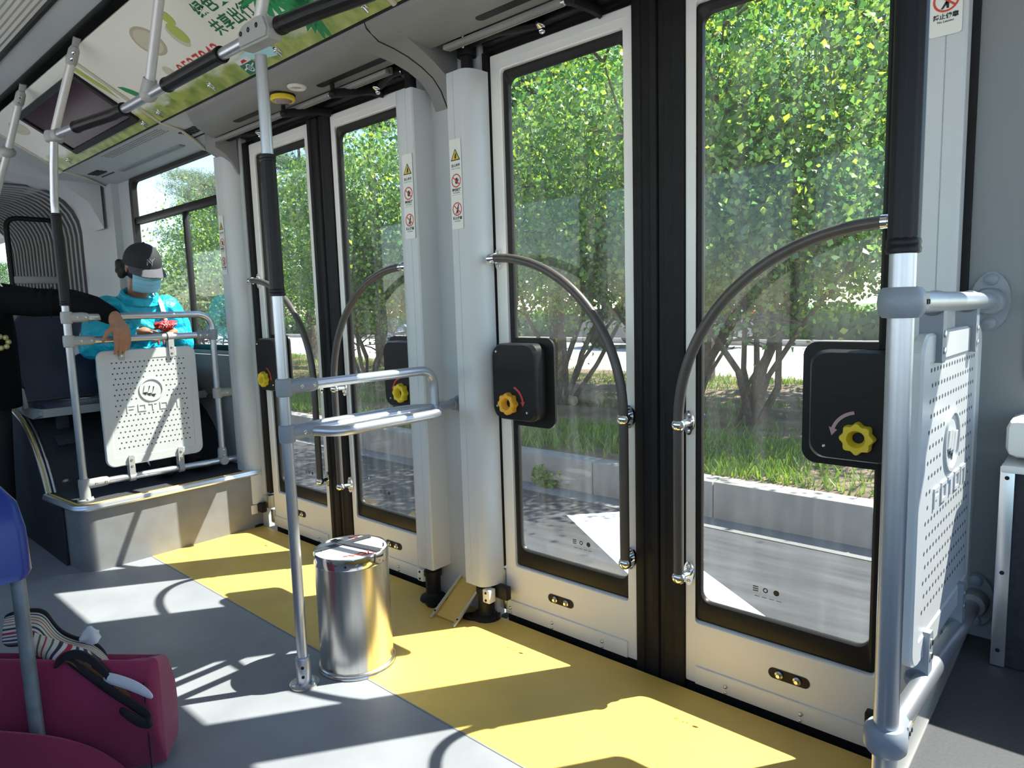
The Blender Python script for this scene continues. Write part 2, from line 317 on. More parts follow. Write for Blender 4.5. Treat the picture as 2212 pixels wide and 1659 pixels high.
# bellows: pleated tunnel behind the portal
bm = NB(); loops = []
for k in range(41):
    x = -5.65 - k*.05; e = .0 if k % 2 else .075
    loops.append([(x, y, z) for y, z in rrect(-.57-e, 1.67+e, -.3, 2.06+e, .31+e*.5)])
ring(bm, loops)
for l in loops[1::2]: tube(bm, [Vector(p) for p in l] + [Vector(l[0])], .009, 6, mi=1)
struct('wall_left', bm, ['bellows', 'bellows_light'], 'dark pleated bellows of the articulated joint', 'bellows')
bm = NB(); box(bm, -9.6, -7.6, -.66, 1.86, -.12, 0); struct('floor', bm, 'floor', 'grey floor of the far bus section', 'floor')
wall('wall_left', [(-9.7, -7.6, 1.74, 1.86, 0, .95), (-9.7, -7.6, 1.74, 1.86, 1.95, 2.4), (-9.8, -9.7, -.7, 1.86, 0, .95), (-9.8, -9.7, -.7, 1.86, 2.0, 2.4), (-9.7, -7.6, -.75, -.65, 0, .95), (-9.7, -7.6, -.75, -.65, 2, 2.4)], 'wall', 'walls of the far bus section')
# opposite side with its row of windows
wall('wall_back', [(-6, 1.8, -.78, -.66, -.1, .86), (-6, 1.8, -.78, -.66, 1.98, 2.32)] + [(x, x+.10, -.78, -.66, .85, 2.0) for x in (-6.0, -4.5, -3.0, -1.5, 0, 1.7)], 'wall', 'opposite bus wall with a row of window openings')
wall('wall_front', [(1.8, 1.92, -.78, 1.86, -.1, .95), (1.8, 1.92, -.78, 1.86, 2.0, 2.4)], 'wall', 'front end wall below and above the windscreen opening')
for x in (-4.4, -2.9, -1.4, .1):
    bm = NB(); box(bm, x, x+1.4, -.742, -.736, .86, 1.98); struct('window_%d' % (3 + int((x+4.4)/1.5+.5)), bm, 'pane2', 'clear pane of the opposite bus wall', 'window')
# roof, ceiling
bm = NB(); box(bm, -9.8, 1.92, -.80, 1.93, 2.42, 2.47); box(bm, -3.44, -.24, 1.855, 1.872, 1.952, 2.42); box(bm, -9.8, -3.44, 1.855, 1.865, 2.2, 2.42); box(bm, -.24, 1.92, 1.855, 1.865, 2.0, 2.42); box(bm, -9.8, 1.92, -.80, -.78, 2.3, 2.42); struct('ceiling', bm, 'outer', 'outer roof skin of the bus with its gutter', 'roof')
bm = NB(); box(bm, -5.95, 1.8, .846, .965, 2.275, 2.30); box(bm, -5.95, 1.8, -.66, .20, 2.275, 2.30); struct('ceiling', bm, 'ceiling', 'flat grey ceiling panel between lamp and groove', 'ceiling')
bm = NB(); box(bm, -5.95, 1.8, .965, 1.01, 2.295, 2.31); box(bm, -5.95, 1.8, .962, .972, 2.268, 2.296); box(bm, -5.95, 1.8, .835, .848, 2.268, 2.292); struct('trim_9', bm, 'black', 'black ceiling groove where the stanchions are fixed', 'trim')
bm = NB(); prism(bm, [(y, 2.285 + (.004 if k % 2 else 0)) for k, y in enumerate([.20 + .0106*i for i in range(61)])] + [(.836, 2.30), (.20, 2.30)], 'x', -5.95, 1.8)
tag(obj('ceiling_light', bm, 'diffuser'), 'long ribbed lamp cover in the ceiling, unlit', 'lamp')
bm = NB(); prism(bm, [(-.66, 1.95), (-.62, 1.95), (-.30, 2.27), (-.30, 2.30), (-.66, 2.30)], 'x', -5.95, 1.8); struct('ceiling', bm, 'ceiling', 'sloped cove over the opposite windows', 'ceiling')
bm = NB(); prism(bm, [(.99, 2.275), (1.01, 2.275), (1.42, 2.052), (1.75, 2.05), (1.75, 2.30), (.99, 2.31)], 'x', -5.95, -4.9); struct('ceiling', bm, 'vent', 'plain cove panel next to the bellows portal', 'ceiling')
bm = NB(); prism(bm, [(-.58, 2.27), (1.01, 2.27), (1.68, 2.05), (1.68, 1.75), (1.60, 1.92), (1.45, 2.03), (.9, 2.10), (-.58, 2.12)], 'x', -5.50, -5.20); struct('trim_10', bm, 'vent', 'arched cross beam in front of the bellows', 'trim')

# window behind the seated passenger
bm = NB(); A = rrect(-4.87, -3.46, .935, 2.045, .05); B = rrect(-4.825, -3.50, .975, 2.012, .05)
ring(bm, [[(x, 1.742, z) for x, z in A], [(x, 1.742, z) for x, z in B], [(x, 1.774, z) for x, z in B], [(x, 1.774, z) for x, z in A]], closed=True)
box(bm, -4.83, -3.49, 1.748, 1.785, 1.745, 1.79, .004); box(bm, -4.125, -4.098, 1.752, 1.782, .97, 1.75, .003)
win = struct('window_1', bm, 'gasket', 'left window with black frame and sliding panes behind the seated passenger', 'window')
bm = NB(); box(bm, -4.83, -3.49, 1.768, 1.772, .97, 2.02); obj('pane', bm, 'pane2', win)
bm = NB(); A = rrect(-.135, 1.22, .93, 1.95, .06); B = rrect(-.10, 1.19, .965, 1.915, .06)
ring(bm, [[(x, 1.695, z) for x, z in A], [(x, 1.695, z) for x, z in B], [(x, 1.80, z) for x, z in B], [(x, 1.80, z) for x, z in A]], closed=True)
w2 = struct('window_2', bm, 'gasket', 'window right of the doors, at the right edge of the photo', 'window')
bm = NB(); box(bm, -.11, 1.2, 1.768, 1.772, .95, 1.93); obj('pane', bm, 'pane2', w2)

# ------------------------------------------------------------ door leaves
def make_door(n, xh, s, w_, label, knob, arrow, grip_label):
    X = lambda u: xh + s*u
    def loop(u0, u1, z0, z1, r, y): 
        p = [(X(u), y, z) for u, z in rrect(u0, u1, z0, z1, r)]; return p
    bm = NB(); uo0, uo1, zb, zt = 0., w_, .012, 1.988
    ring(bm, [loop(uo0, uo1, zb, zt, .004, 1.800), loop(uo0, uo1, zb, zt, .004, 1.767), loop(uo0+.003, uo1-.003, zb+.003, zt-.003, .004, 1.764),
              loop(.044, w_-.032, .200, 1.938, .012, 1.764), loop(.047, w_-.029, .203, 1.935, .012, 1.767), loop(.050, w_-.026, .207, 1.931, .012, 1.790), loop(.050, w_-.026, .207, 1.931, .012, 1.800)], closed=True)
    for z in (1.962,): box(bm, min(X(.02), X(w_-.02)), max(X(.02), X(w_-.02)), 1.7625, 1.765, z-.002, z+.002)
    d = struct('door_%d' % n, bm, 'door', label, 'door')
    bm = NB(); ring(bm, [loop(.049, w_-.027, .206, 1.932, .012, 1.783), loop(.049, w_-.027, .206, 1.932, .012, 1.776), loop(.058, w_-.034, .216, 1.922, .014, 1.772), loop(.066, w_-.042, .262, 1.906, .03, 1.780), loop(.067, w_-.043, .266, 1.904, .03, 1.786), loop(.067, w_-.043, .266, 1.904, .03, 1.796), loop(.049, w_-.027, .206, 1.932, .012, 1.797)], closed=True); obj('gasket', bm, 'gasket', d)
    bm = NB(); box(bm, min(X(.052), X(w_-.029)), max(X(.052), X(w_-.029)), 1.7875, 1.7915, .21, 1.93); obj('pane', bm, 'pane', d)
    # maker's mark etched low on the pane
    bm = NB(); mt = frame_mtx((X(.33), 1.7868, .345), (1, 0, 0), (0, 0, 1))
    flat(bm, ell(.030, .0, .008, .008), mt); annulus(bm, 0, 0, .004, .007, mt, .0006, 0)
    for k in range(3): flat(bm, [(-.035, -.008+.006*k), (-.020, -.008+.006*k), (-.020, -.005+.006*k), (-.035, -.005+.006*k)], mt)
    for k in range(4): flat(bm, [(-.03+.02*k, -.022), (-.016+.02*k, -.022), (-.016+.02*k, -.0205), (-.03+.02*k, -.0205)], mt)
    obj('glass_mark', bm, 'ink', d, smooth=False)
    # kick strip with screws
    bm = NB(); box(bm, min(X(.0), X(w_-.035)), max(X(.0), X(w_-.035)), 1.757, 1.765, .014, .068, .002); st = obj('kick_strip', bm, 'door', d)
    for u in (.025, .22, .43):
        bm = NB(); ball(bm, (X(u), 1.756, .04), .007, 10); ball(bm, (X(u), 1.756, .022), .005, 8); obj('screw', bm, 'chrome', st)
    bm = NB(); prism(bm, [(X(.21 + .045 + a), z) for a, z in rrect(-.055, .055, .112, .142, .0149)], 'y', 1.7622, 1.7668); sl_ = obj('adjuster_slot', bm, 'black', d)
    for u in (.232, .280):
        bm = NB(); lathe(bm, [(.011, 0), (.011, .004), (.006, .006), (.005, .012)], (X(u), 1.7622, .127), (0, -1, 0), 14); obj('adjuster_bolt', bm, 'steel', sl_)
    # rubber closing edge
    bm = NB(); e0, e1 = w_ + .001, w_ + .0835
    prof = [(e0, 1.758), (e0+.012, 1.752), (e0+.03, 1.752), (e0+.033, 1.757), (e0+.055, 1.757), (e0+.06, 1.754), (e1-.006, 1.757), (e1, 1.766), (e1, 1.80), (e0, 1.80)]
    prism(bm, [(X(u), y) for u, y in prof], 'z', -.033, 1.995); obj('closing_edge', bm, 'rubber', d)
    # curved grab bar
    y = 1.708; a0, a1, zc = .04, .552, .812; arc = [Vector((X(a0 + (a1-a0)*math.sin(t)), y, zc + .497*math.cos(t))) for t in [PI/2*k/24 for k in range(25)]]
    pts = arc + [Vector((X(a1), y, .7)), Vector((X(a1), y, .365))]
    bm = NB(); tube(bm, pts, .0148, 14, rib=.0, mi=0); g = obj('grab_bar', bm, 'grip', d)
    def mount(px, pz, fx, fz, horiz):
        bm = NB(); ball(bm, (px, y, pz), .0195, 14, sc=(1.05, 1, 1.0)); cyl(bm, (px, y, pz), (fx, 1.758, fz), .011, 12)
        o = [(fx + a, fz + b) for a, b in ell(0, 0, .0155, .036, 20)]; prism(bm, o, 'y', 1.752, 1.7635)
        for q in (-.023, .023): ball(bm, (fx, 1.7515, fz+q), .006, 8)
        obj('bar_mount', bm, 'chrome', g)
    mount(X(.028), zc+.497, X(.020), zc+.497, 1); mount(X(a1), .80, X(a1-.008), .80, 0); mount(X(a1), .352, X(a1-.008), .352, 0)
    bm = NB(); cyl(bm, arc[0] + Vector((-s*.003, 0, 0)), arc[0] + Vector((s*.012, 0, 0)), .0165, 14); obj('bar_mount', bm, 'chrome', g)
    # emergency release box on its black backing plate
    bm = NB(); prism(bm, [(X(u), z) for u, z in rrect(.03, .238, .725, 1.035, .035)], 'y', 1.778, 1.7868); obj('backing_plate', bm, 'gasket', d)
    bm = NB(); L0 = rrect(.012, .205, .752, 1.018, .035); L1 = rrect(.012, .198, .757, 1.013, .04)
    ring(bm, [[(X(u), 1.786, z) for u, z in L0], [(X(u), 1.730, z) for u, z in L0], [(X(u), 1.718, z) for u, z in L1]])
    v = bm.verts[-len(L1):] if False else None
    f = bm.faces.new([bm.verts[i] for i in range(len(bm.verts)-len(L1), len(bm.verts))]) if not bm.verts.ensure_lookup_table() else None
    box(bm, min(X(.012), X(.197)), max(X(.012), X(.197)), 1.7172, 1.719, .905, .908)
    bx = obj('release_box', bm, 'black', d)
    for u, z in ((.03, .99), (.03, .80), (.165, .785)):
        bm = NB(); ball(bm, (X(u), 1.7175, z), .005, 8); obj('screw', bm, 'steel', bx)
    kz, ku = .812, .088
    bm = NB(); n_ = 48; R0 = [.036*(1 + .09*math.cos(8*2*PI*k/n_)) for k in range(n_)]
    def kl(rs, yy): return [(X(ku) + r*math.cos(2*PI*k/n_), yy, kz + r*math.sin(2*PI*k/n_)) for k, r in enumerate(rs)]
    ring(bm, [kl(R0, 1.717), kl(R0, 1.700), kl([r*.93 for r in R0], 1.694), kl([.021]*n_, 1.694), kl([.018]*n_, 1.700), kl([.013]*n_, 1.716)])
    obj('release_knob', bm, knob, bx)
    bm = NB(); mt = frame_mtx((X(ku), 1.7172, kz), (1, 0, 0), (0, 0, 1)); a_in, a_out, P1, P2 = .056, .064, [], []
    for k in range(13):
        t = math.radians(70 - 62*k/12); sx = s
        if s < 0: t = math.radians(70 + 62*k/12); sx = 1
        if s < 0: t = math.radians(100 + 62*k/12)
        P1.append((a_out*math.cos(t), a_out*math.sin(t))); P2.append((a_in*math.cos(t), a_in*math.sin(t)))
    for k in range(12): flat(bm, [P1[k], P1[k+1], P2[k+1], P2[k]], mt, .0006)
    te = math.radians(8 if s > 0 else 162); tip = math.radians(-8 if s > 0 else 180)
    flat(bm, [(.070*math.cos(te), .070*math.sin(te)), (.060*math.cos(tip), .060*math.sin(tip)), (.050*math.cos(te), .050*math.sin(te))], mt, .0006); obj('arrow_mark', bm, arrow, bx, smooth=False)
    bm = NB(); box(bm, min(X(-.055), X(-.002)), max(X(-.055), X(-.002)), 1.748, 1.80, .19, 2.0, .004); obj('hinge_seal', bm, 'rubber', d)
    bm = NB(); box(bm, min(X(.0), X(w_)), max(X(.0), X(w_)), 1.772, 1.797, -.034, .05); obj('gap_blocker', bm, 'rubber', d)  # added black block that shuts out sunlight passing under the leaf
    # hinge bracket at the foot and arm stub at the head
    bm = NB(); box(bm, min(X(-.06), X(.0)), max(X(-.06), X(.0)), 1.735, 1.775, .11, .18, .004); box(bm, min(X(-.02), X(.01)), max(X(-.02), X(.01)), 1.75, 1.766, .03, .10, .003); obj('hinge_bracket', bm, 'steel', d)
    return d
make_door(1, -3.315, 1, .545, 'farthest door leaf, white framed, seen behind the central grab pole', 'yellow_knob', 'red', '')
make_door(2, -2.045, -1, .55, 'second door leaf from the left, white framed, half hidden by the grey shaft cover', 'yellow_knob', 'red', '')
make_door(3, -1.64, 1, .56, 'third door leaf from the left, white framed, amber knob on its black box', 'orange_knob', 'red', '')
make_door(4, -.355, -1, .56, 'nearest door leaf, white framed, yellow knob, behind the right grab pole', 'yellow_knob', 'arrow_pink', '')

# ------------------------------------------------------------ stickers, shaft covers and door shafts
def hand_shape(bm, cx, cy, k, mtx, mi, h):
    flat(bm, [(cx-.5*k, cy-.7*k), (cx+.4*k, cy-.8*k), (cx+.6*k, cy-.1*k), (cx+.9*k, cy+.45*k), (cx+.72*k, cy+.5*k), (cx+.42*k, cy+.1*k), (cx+.4*k, cy+.8*k), (cx-.3*k, cy+.8*k), (cx-.55*k, cy+.2*k)], mtx, h, mi)
def make_sticker(parent, o, X, w_, top, items):
    """film with warning triangle and two ban signs; local origin at its centre"""
    mt = frame_mtx(o, X, (0, 0, 1)); h = .30; bm = NB(); hw = w_/2
    prism_pts = rrect(-hw, hw, -h/2, h/2 if top else h/2, .006); flat(bm, prism_pts, mt, .0012, 0); k = w_/.055
    def tri(r, hh, mi): flat(bm, [(r*math.cos(a), .092 + r*math.sin(a)) for a in (PI/2, PI/2+2*PI/3, PI/2+4*PI/3)], mt, hh, mi)
    tri(.026*k, .0016, 3); tri(.0195*k, .0020, 4); flat(bm, [(-.004, .085), (.005, .085), (.006, .098), (0, .105)], mt, .0023, 3)
    text_into(bm, '当心夹手', .0105*k, mt @ Matrix.Translation((0, .062, .0016)), 3, bold=.03); text_into(bm, 'Watch Your Hand', .0055*k, mt @ Matrix.Translation((0, .052, .0016)), 3)
    for cy, t1, t2, ty in ((0.012, '请勿触摸', 'No Touching', 0), (-.083, '禁止倚靠', 'No Leaning', 1)):
        annulus(bm, 0, cy, .0185*k, .0225*k, mt, .0016, 2)
        if ty == 0: hand_shape(bm, .002, cy-.001, .0125*k, mt, 3, .0016)
        else:
            flat(bm, ell(.006*k, cy+.013*k, .003*k, .003*k, 10), mt, .0016, 3); flat(bm, [(.002*k, cy+.009*k), (.008*k, cy+.010*k), (.006*k, cy-.003*k), (-.001*k, cy-.004*k)], mt, .0016, 3)
            for dx in (-.006, .004): flat(bm, [(-.001*k, cy-.003*k), (.005*k, cy-.003*k), ((.001+dx)*k, cy-.016*k), ((-.003+dx)*k, cy-.016*k)], mt, .0016, 3)
        R = .0195*k; t = .0019*k; dx, dy = math.cos(math.radians(-40)), math.sin(math.radians(-40))
        flat(bm, [(-R*dx + t*dy, cy - R*dy - t*dx), (R*dx + t*dy, cy + R*dy - t*dx), (R*dx - t*dy, cy + R*dy + t*dx), (-R*dx - t*dy, cy - R*dy + t*dx)], mt, .0021, 2)
        text_into(bm, t1, .0108*k, mt @ Matrix.Translation((0, cy-.0305*k, .0016)), 3, bold=.03); text_into(bm, t2, .0060*k, mt @ Matrix.Translation((0, cy-.0395*k, .0016)), 3, bold=.02)
        if ty == 0: flat(bm, [(-hw*.9, cy-.0475), (hw*.9, cy-.0475), (hw*.9, cy-.0470), (-hw*.9, cy-.0470)], mt, .0016, 3)
    obj('warning_sticker', bm, ['sticker', 'white', 'sign_red', 'ink', 'sign_yellow'], parent, smooth=False)
def make_cover(xs, s, label, st_z, z0=.145, z1=1.925, yo=0., cw=.054):
    """upright housing over a door shaft: flat strip on the pillar side, rounded towards its door (s = direction of the door)"""
    X = lambda u: xs + s*u
    t = thing('shaft_cover', (X(.06), 1.70, z0), label, 'shaft cover', 'shaft covers beside the doors')
    pl = [(0, 1.735), (0, 1.648), (.004, 1.642), (.034, 1.6415), (.0355, 1.644), (.037, 1.6415), (.070, 1.641)]
    for i in range(1, 9):
        a = math.radians(90*i/8); pl.append((.070 + cw*math.sin(a), 1.706 - .065*math.cos(a)))
    pl += [(.070 + cw, 1.735)]
    pl = [(u, y + yo) for u, y in pl]
    bm = NB(); prism(bm, [(X(u), y) for u, y in pl], 'z', z0, z1); obj('housing', bm, 'cover', t, ang=25)
    if st_z: make_sticker(t, (X(.037), 1.640 + yo, st_z), (1, 0, 0), .056, True, None)
    sh = thing('door_shaft', (X(.05), 1.688, 0), 'black upright door shaft carrying the ' + label.split('beside the ')[-1], 'shaft', 'door shafts')
    x, y = X(.06), 1.692 + yo*.8
    bm = NB(); cyl(bm, (x, y, z1-.05), (x, y, 2.04), .021, 16); obj('upper_rod', bm, 'black', sh)
    bm = NB(); lathe(bm, [(.033, 0), (.033, .075), (.028, .08)], (x, y, 1.985), seg=18); obj('collar', bm, 'black', sh)
    bm = NB(); cyl(bm, (x, y, .03), (x, y, z0+.05), .030, 18); lathe(bm, [(.036, 0), (.036, .02), (.030, .024)], (x, y, .10), seg=18); obj('lower_rod', bm, 'black', sh)
    bm = NB(); lathe(bm, [(.055, 0.001), (.052, .012), (.034, .020), (.030, .03)], (x, y, 0), seg=18); prism(bm, [(x + a, y + b) for a, b in ell(-.02*s, -.03, .055, .026, 20, .6*s)], 'z', .001, .012); obj('foot_plate', bm, 'rubber', sh)
    bm = NB(); box(bm, min(X(.06), X(.16)), max(X(.06), X(.16)), 1.712, 1.738, .085, .135, .004); obj('lever', bm, 'black', sh)
    bm = NB(); box(bm, min(X(.078), X(.112)), max(X(.078), X(.112)), 1.655 + yo*.8, 1.69 + yo*.8, .075, .125, .004); o = obj('clamp_block', bm, 'door', sh)
    for q in (-.014, .014): 
        bm = NB(); ball(bm, (X(.095), 1.654 + yo*.8, .10+q), .0045, 8); obj('screw', bm, 'black', o)
    return t
make_cover(-3.512, 1, 'leftmost shaft cover, beside the farthest door leaf', 1.50, .13, 1.945, .03)
make_cover(-1.908, -1, 'square edged grey shaft cover beside the second door leaf from the left', 1.55)
make_cover(-1.752, 1, 'rounded grey shaft cover beside the third door leaf from the left', 1.565, .135, 1.935, .02, .041)
make_cover(-.250, -1, 'grey shaft cover beside the nearest door leaf', 1.805)
# folded yellow plate with bright edges at the foot of the pillar
kp = thing('kick_plate', (-1.8, 1.66, 0), 'small sloping yellow plate with bright edges at the pillar foot', 'plate')
bm = NB(); prism(bm, [(1.60, .001), (1.734, .10), (1.734, .108), (1.594, .006)], 'x', -1.845, -1.735); obj('plate', bm, 'yellow_floor', kp)
for x in (-1.853, -1.733):
    bm = NB(); prism(bm, [(1.575, .001), (1.734, .112), (1.734, .118), (1.568, .006)], 'x', x, x+.010); bx_ = obj('edge_strip', bm, 'alu_edge', kp); bm = NB(); ball(bm, (x+.005, 1.592, .022), .004, 8); obj('screw', bm, 'black', bx_)

# ------------------------------------------------------------ header housing over the doors
prof = [(1.385, 2.052), (1.392, 2.036), (1.412, 2.018), (1.440, 2.005), (1.470, 2.0), (1.598, 2.0), (1.606, 2.004), (1.608, 2.012), (1.608, 2.15), (1.76, 2.17), (1.76, 2.30), (1.385, 2.30)]
bm = NB(); xl = lambda y: -3.13 - max(0, (y-1.385))*1.02
A = [bm.verts.new((xl(y), y, z)) for y, z in prof]; B = [bm.verts.new((1.8, y, z)) for y, z in prof]; n = len(prof)
for k in range(n): bm.faces.new((A[k], A[(k+1)%n], B[(k+1)%n], B[k]))
bm.faces.new(A); bm.faces.new(B[::-1]); struct('trim_11', bm, 'header', 'dark grey header housing over the doors', 'trim')
bm = NB()
for x0, x1 in ((-3.0, -2.74), (-2.33, -1.86), (-1.48, -1.02), (-.72, -.30)): prism(bm, [(x0 + (x1-x0)*.5 + a, 1.543 + b) for a, b in rrect(-(x1-x0)/2, (x1-x0)/2, -.016, .016, .0155)], 'z', 1.9985, 2.0)
struct('trim_12', bm, 'black', 'dark slots in the underside of the door header', 'trim')
bm = NB()
for x0, x1 in ((-3.35, -2.0), (-1.7, -.3)):
    box(bm, x0, x1, 1.605, 1.625, 1.985, 2.0, .003); box(bm, x0, x1, 1.63, 1.638, 1.988, 2.012)
struct('trim_13', bm, 'header', 'rail lip along the door header', 'trim')
bm = NB(); box(bm, -3.32, -.22, 1.61, 1.765, 2.09, 2.16); box(bm, -3.32, -.22, 1.755, 1.86, 2.0, 2.20); struct('trim_14', bm, 'black', 'dark recess above the door leaves', 'trim')
# flared brackets where the header runs down into the pillars
fl = [(1.440, 2.004), (1.50, 1.997), (1.56, 1.985), (1.62, 1.965), (1.67, 1.94), (1.705, 1.905), (1.7345, 1.85), (1.7345, 2.10), (1.44, 2.10)]
def flare(x0, x1, w0, w1, label, k0=0):
    bm = NB(); A = []; B = []; fl_ = fl[k0:-1] + [(fl[k0][0], 2.10)]
    for y, z in fl_:
        t = (y-1.44)/.295; a = .05*(1-t)**2; A.append(bm.verts.new((x0 - a*w0, y, z))); B.append(bm.verts.new((x1 + a*w1, y, z)))
    n = len(fl_)
    for k in range(n): bm.faces.new((A[k], A[(k+1)%n], B[(k+1)%n], B[k]))
    bm.faces.new(A); bm.faces.new(B[::-1]); struct('trim_15', bm, 'header', label, 'trim')
flare(-1.885, -1.765, 1, 1, 'flared header bracket above the pillar between the door pairs'); flare(-3.475, -3.375, 0, 1, 'flared header bracket left of the farthest door leaf', 3); flare(-.245, -.12, 1, 0, 'flared header bracket right of the nearest door leaf')
bm = NB(); tube(bm, [(-1.822, y, z - .0005) for y, z in [(1.386, 2.05), (1.395, 2.03), (1.44, 2.0035)] + fl[1:7]], .0022, 6); struct('trim_16', bm, 'black', 'seam down the middle of the header bracket', 'trim')
# door drive: rail, arms and hangers, one per door pair
def drive(xa, xb, shafts, hang, label):
    t = thing('door_mechanism', ((xa+xb)/2, 1.70, 2.0), label, 'door mechanism', 'door mechanisms under the header')
    bm = NB(); box(bm, xa, xb, 1.715, 1.75, 2.008, 2.062, .004); obj('rail', bm, 'black', t)
    bm = NB(); box(bm, xa, xb, 1.655, 1.672, 2.03, 2.085, .003); obj('guide_bar', bm, 'black', t)
    for sx, ex in shafts:
        bm = NB(); tube(bm, [(sx, 1.692, 2.025), (sx + (ex-sx)*.5, 1.69, 2.02), (ex, 1.725, 2.005)], [.027, .020, .014], 12, flat=.8); a = obj('swing_arm', bm, 'black', t)
        bm = NB(); lathe(bm, [(.012, 0), (.014, .012), (.009, .02), (.005, .028)], (ex, 1.718, 2.000), (0, -1, 0), 12); ball(bm, (ex, 1.715, 1.985), .011, 10); obj('joint', bm, 'chrome', a)
        for q in (-.012, .012):
            bm = NB(); ball(bm, (sx + (.024 if ex > sx else -.024), 1.668, 2.02 + q*1.4), .006, 8); obj('bolt', bm, 'chrome', a)
    for hx, dx in hang:
        bm = NB(); cyl(bm, (hx, 1.56, 2.02), (hx, 1.56, 1.965), .009, 10); ball(bm, (hx, 1.56, 1.962), .016, 10); tube(bm, [(hx, 1.56, 1.963), (hx + dx, 1.70, 1.992), (hx + dx*1.1, 1.755, 1.992)], .011, 8, flat=1.6); h = obj('hanger', bm, 'black', t)
        bm = NB(); lathe(bm, [(.011, 0), (.011, .008), (.006, .009), (.006, .018)], (hx - .015, 1.57, 1.965), (-1, -.3, 0), 10); obj('bolt', bm, 'chrome', h)
    return t
drive(-3.30, -2.06, ((-3.425, -3.10), (-1.968, -2.19)), ((-2.62, .04), (-2.265, .05)), 'black door mechanism above the two far door leaves')
drive(-1.63, -.36, ((-1.692, -1.37), (-.31, -.6)), ((-1.15, -.03), (-.80, .05)), 'black door mechanism above the two near door leaves')
# alarm lamp and loudspeaker
al = thing('alarm_lamp', (-2.512, 1.496, 2.0), 'round yellow alarm lamp under the header', 'alarm lamp')
bm = NB(); lathe(bm, [(.040, -.003), (.046, -.008), (.047, -.02), (.042, -.026), (.036, -.024), (.036, -.018)], (-2.512, 1.496, 2.001), seg=32, close=False); obj('ring', bm, 'yellow_knob', al)
bm = NB(); lathe(bm, [(.036, -.016), (.034, -.026), (.024, -.032), (.0, -.034)], (-2.512, 1.496, 2.001), seg=32); obj('lens', bm, 'lamp_clear', al)
bm = NB(); lathe(bm, [(.050, 0), (.050, -.005), (.044, -.006)], (-2.512, 1.496, 2.001), seg=32); obj('base', bm, 'black', al)
sp = thing('loudspeaker', (-2.384, 1.483, 2.0), 'small round white loudspeaker beside the yellow alarm lamp', 'loudspeaker')
bm = NB(); lathe(bm, [(.036, 0), (.036, -.004), (.030, -.010), (.022, -.009), (.020, -.005)], (-2.384, 1.483, 2.001), seg=28); obj('rim', bm, 'speaker', sp)
bm = NB(); lathe(bm, [(.020, -.004), (.010, -.006), (0, -.0065)], (-2.384, 1.483, 2.001), seg=24); obj('cone', bm, 'clamp_light', sp)

# ------------------------------------------------------------ cove with advert panels
SA = Vector((0, 1.0, 2.27)); SD = Vector((0, .383, -.22)).normalized(); SN = Vector((0, -.22, -.383)).normalized()
def AP(x, s, h=0.): return Vector((x, 0, 0)) + SA + SD*s + SN*h
def amtx(x, s): return frame_mtx(AP(x, s), (1, 0, 0), -SD)
pm = bpy.data.materials.new('printed advert board'); pm.use_nodes = True; N_ = pm.node_tree.nodes; L_ = pm.node_tree.links; b_ = N_['Principled BSDF']; b_.inputs['Roughness'].default_value = .28
tc = N_.new('ShaderNodeTexCoord'); sx_ = N_.new('ShaderNodeSeparateXYZ'); L_.new(tc.outputs['Object'], sx_.inputs[0])
ns = N_.new('ShaderNodeTexNoise'); ns.inputs['Scale'].default_value = 9; ns.inputs['Detail'].default_value = 7; mpg = N_.new('ShaderNodeMapping'); mpg.inputs['Scale'].default_value = (1, 2.2, 2.2); L_.new(tc.outputs['Object'], mpg.inputs[0]); L_.new(mpg.outputs[0], ns.inputs['Vector'])
ma = N_.new('ShaderNodeMath'); ma.operation = 'MULTIPLY_ADD'; ma.inputs[1].default_value = .09; L_.new(ns.outputs['Fac'], ma.inputs[0]); L_.new(sx_.outputs['Z'], ma.inputs[2])
mr = N_.new('ShaderNodeMapRange'); mr.inputs[1].default_value = 2.155; mr.inputs[2].default_value = 2.125; L_.new(ma.outputs[0], mr.inputs[0])
gr = N_.new('ShaderNodeValToRGB'); gr.color_ramp.elements[0].color = (.20, .30, .05, 1); gr.color_ramp.elements[0].position = .35; gr.color_ramp.elements[1].color = (.52, .55, .17, 1); gr.color_ramp.elements[1].position = .68
ns2 = N_.new('ShaderNodeTexNoise'); ns2.inputs['Scale'].default_value = 14; ns2.inputs['Detail'].default_value = 8; L_.new(tc.outputs['Object'], ns2.inputs['Vector']); L_.new(ns2.outputs['Fac'], gr.inputs[0])
mxx = N_.new('ShaderNodeMix'); mxx.data_type = 'RGBA'; mxx.inputs[6].default_value = (.78, .78, .70, 1); L_.new(mr.outputs[0], mxx.inputs[0]); L_.new(gr.outputs[0], mxx.inputs[7]); L_.new(mxx.outputs[2], b_.inputs['Base Color']); M['print'] = pm
def advert(x0, x1, label):
    t = thing('advert_panel', AP((x0+x1)/2, .22), label, 'advert panel', 'advert panels along the cove')
    bm = NB(); prism(bm, [tuple(AP(0, s, h).yz) for s, h in ((.02, 0), (.4416, 0), (.4416, -.012), (.02, -.012))], 'x', x0, x1); obj('board', bm, 'print', t)
    return t
def shape(par, nm, polys, m, h=.0012):
    """printed outline given as (x, s) polygons on the sloping board"""
    bm = NB()
    for p in polys: bm.faces.new([bm.verts.new(AP(x, s, h)) for x, s in p])
    return obj(nm, bm, m, par, smooth=False)
def latch(par, x, s=.398):
    bm = NB(); mt = amtx(x, s); box(bm, -.012, .012, -.016, .016, 0, .007, .003, mtx=mt); n0 = len(bm.verts); ball(bm, mt @ Vector((0, .004, .010)), .008, 10); tube(bm, [mt @ Vector((0, .004, .01)), mt @ Vector((.004, -.022, .014))], .0035, 8); obj('latch', bm, 'chrome', par)
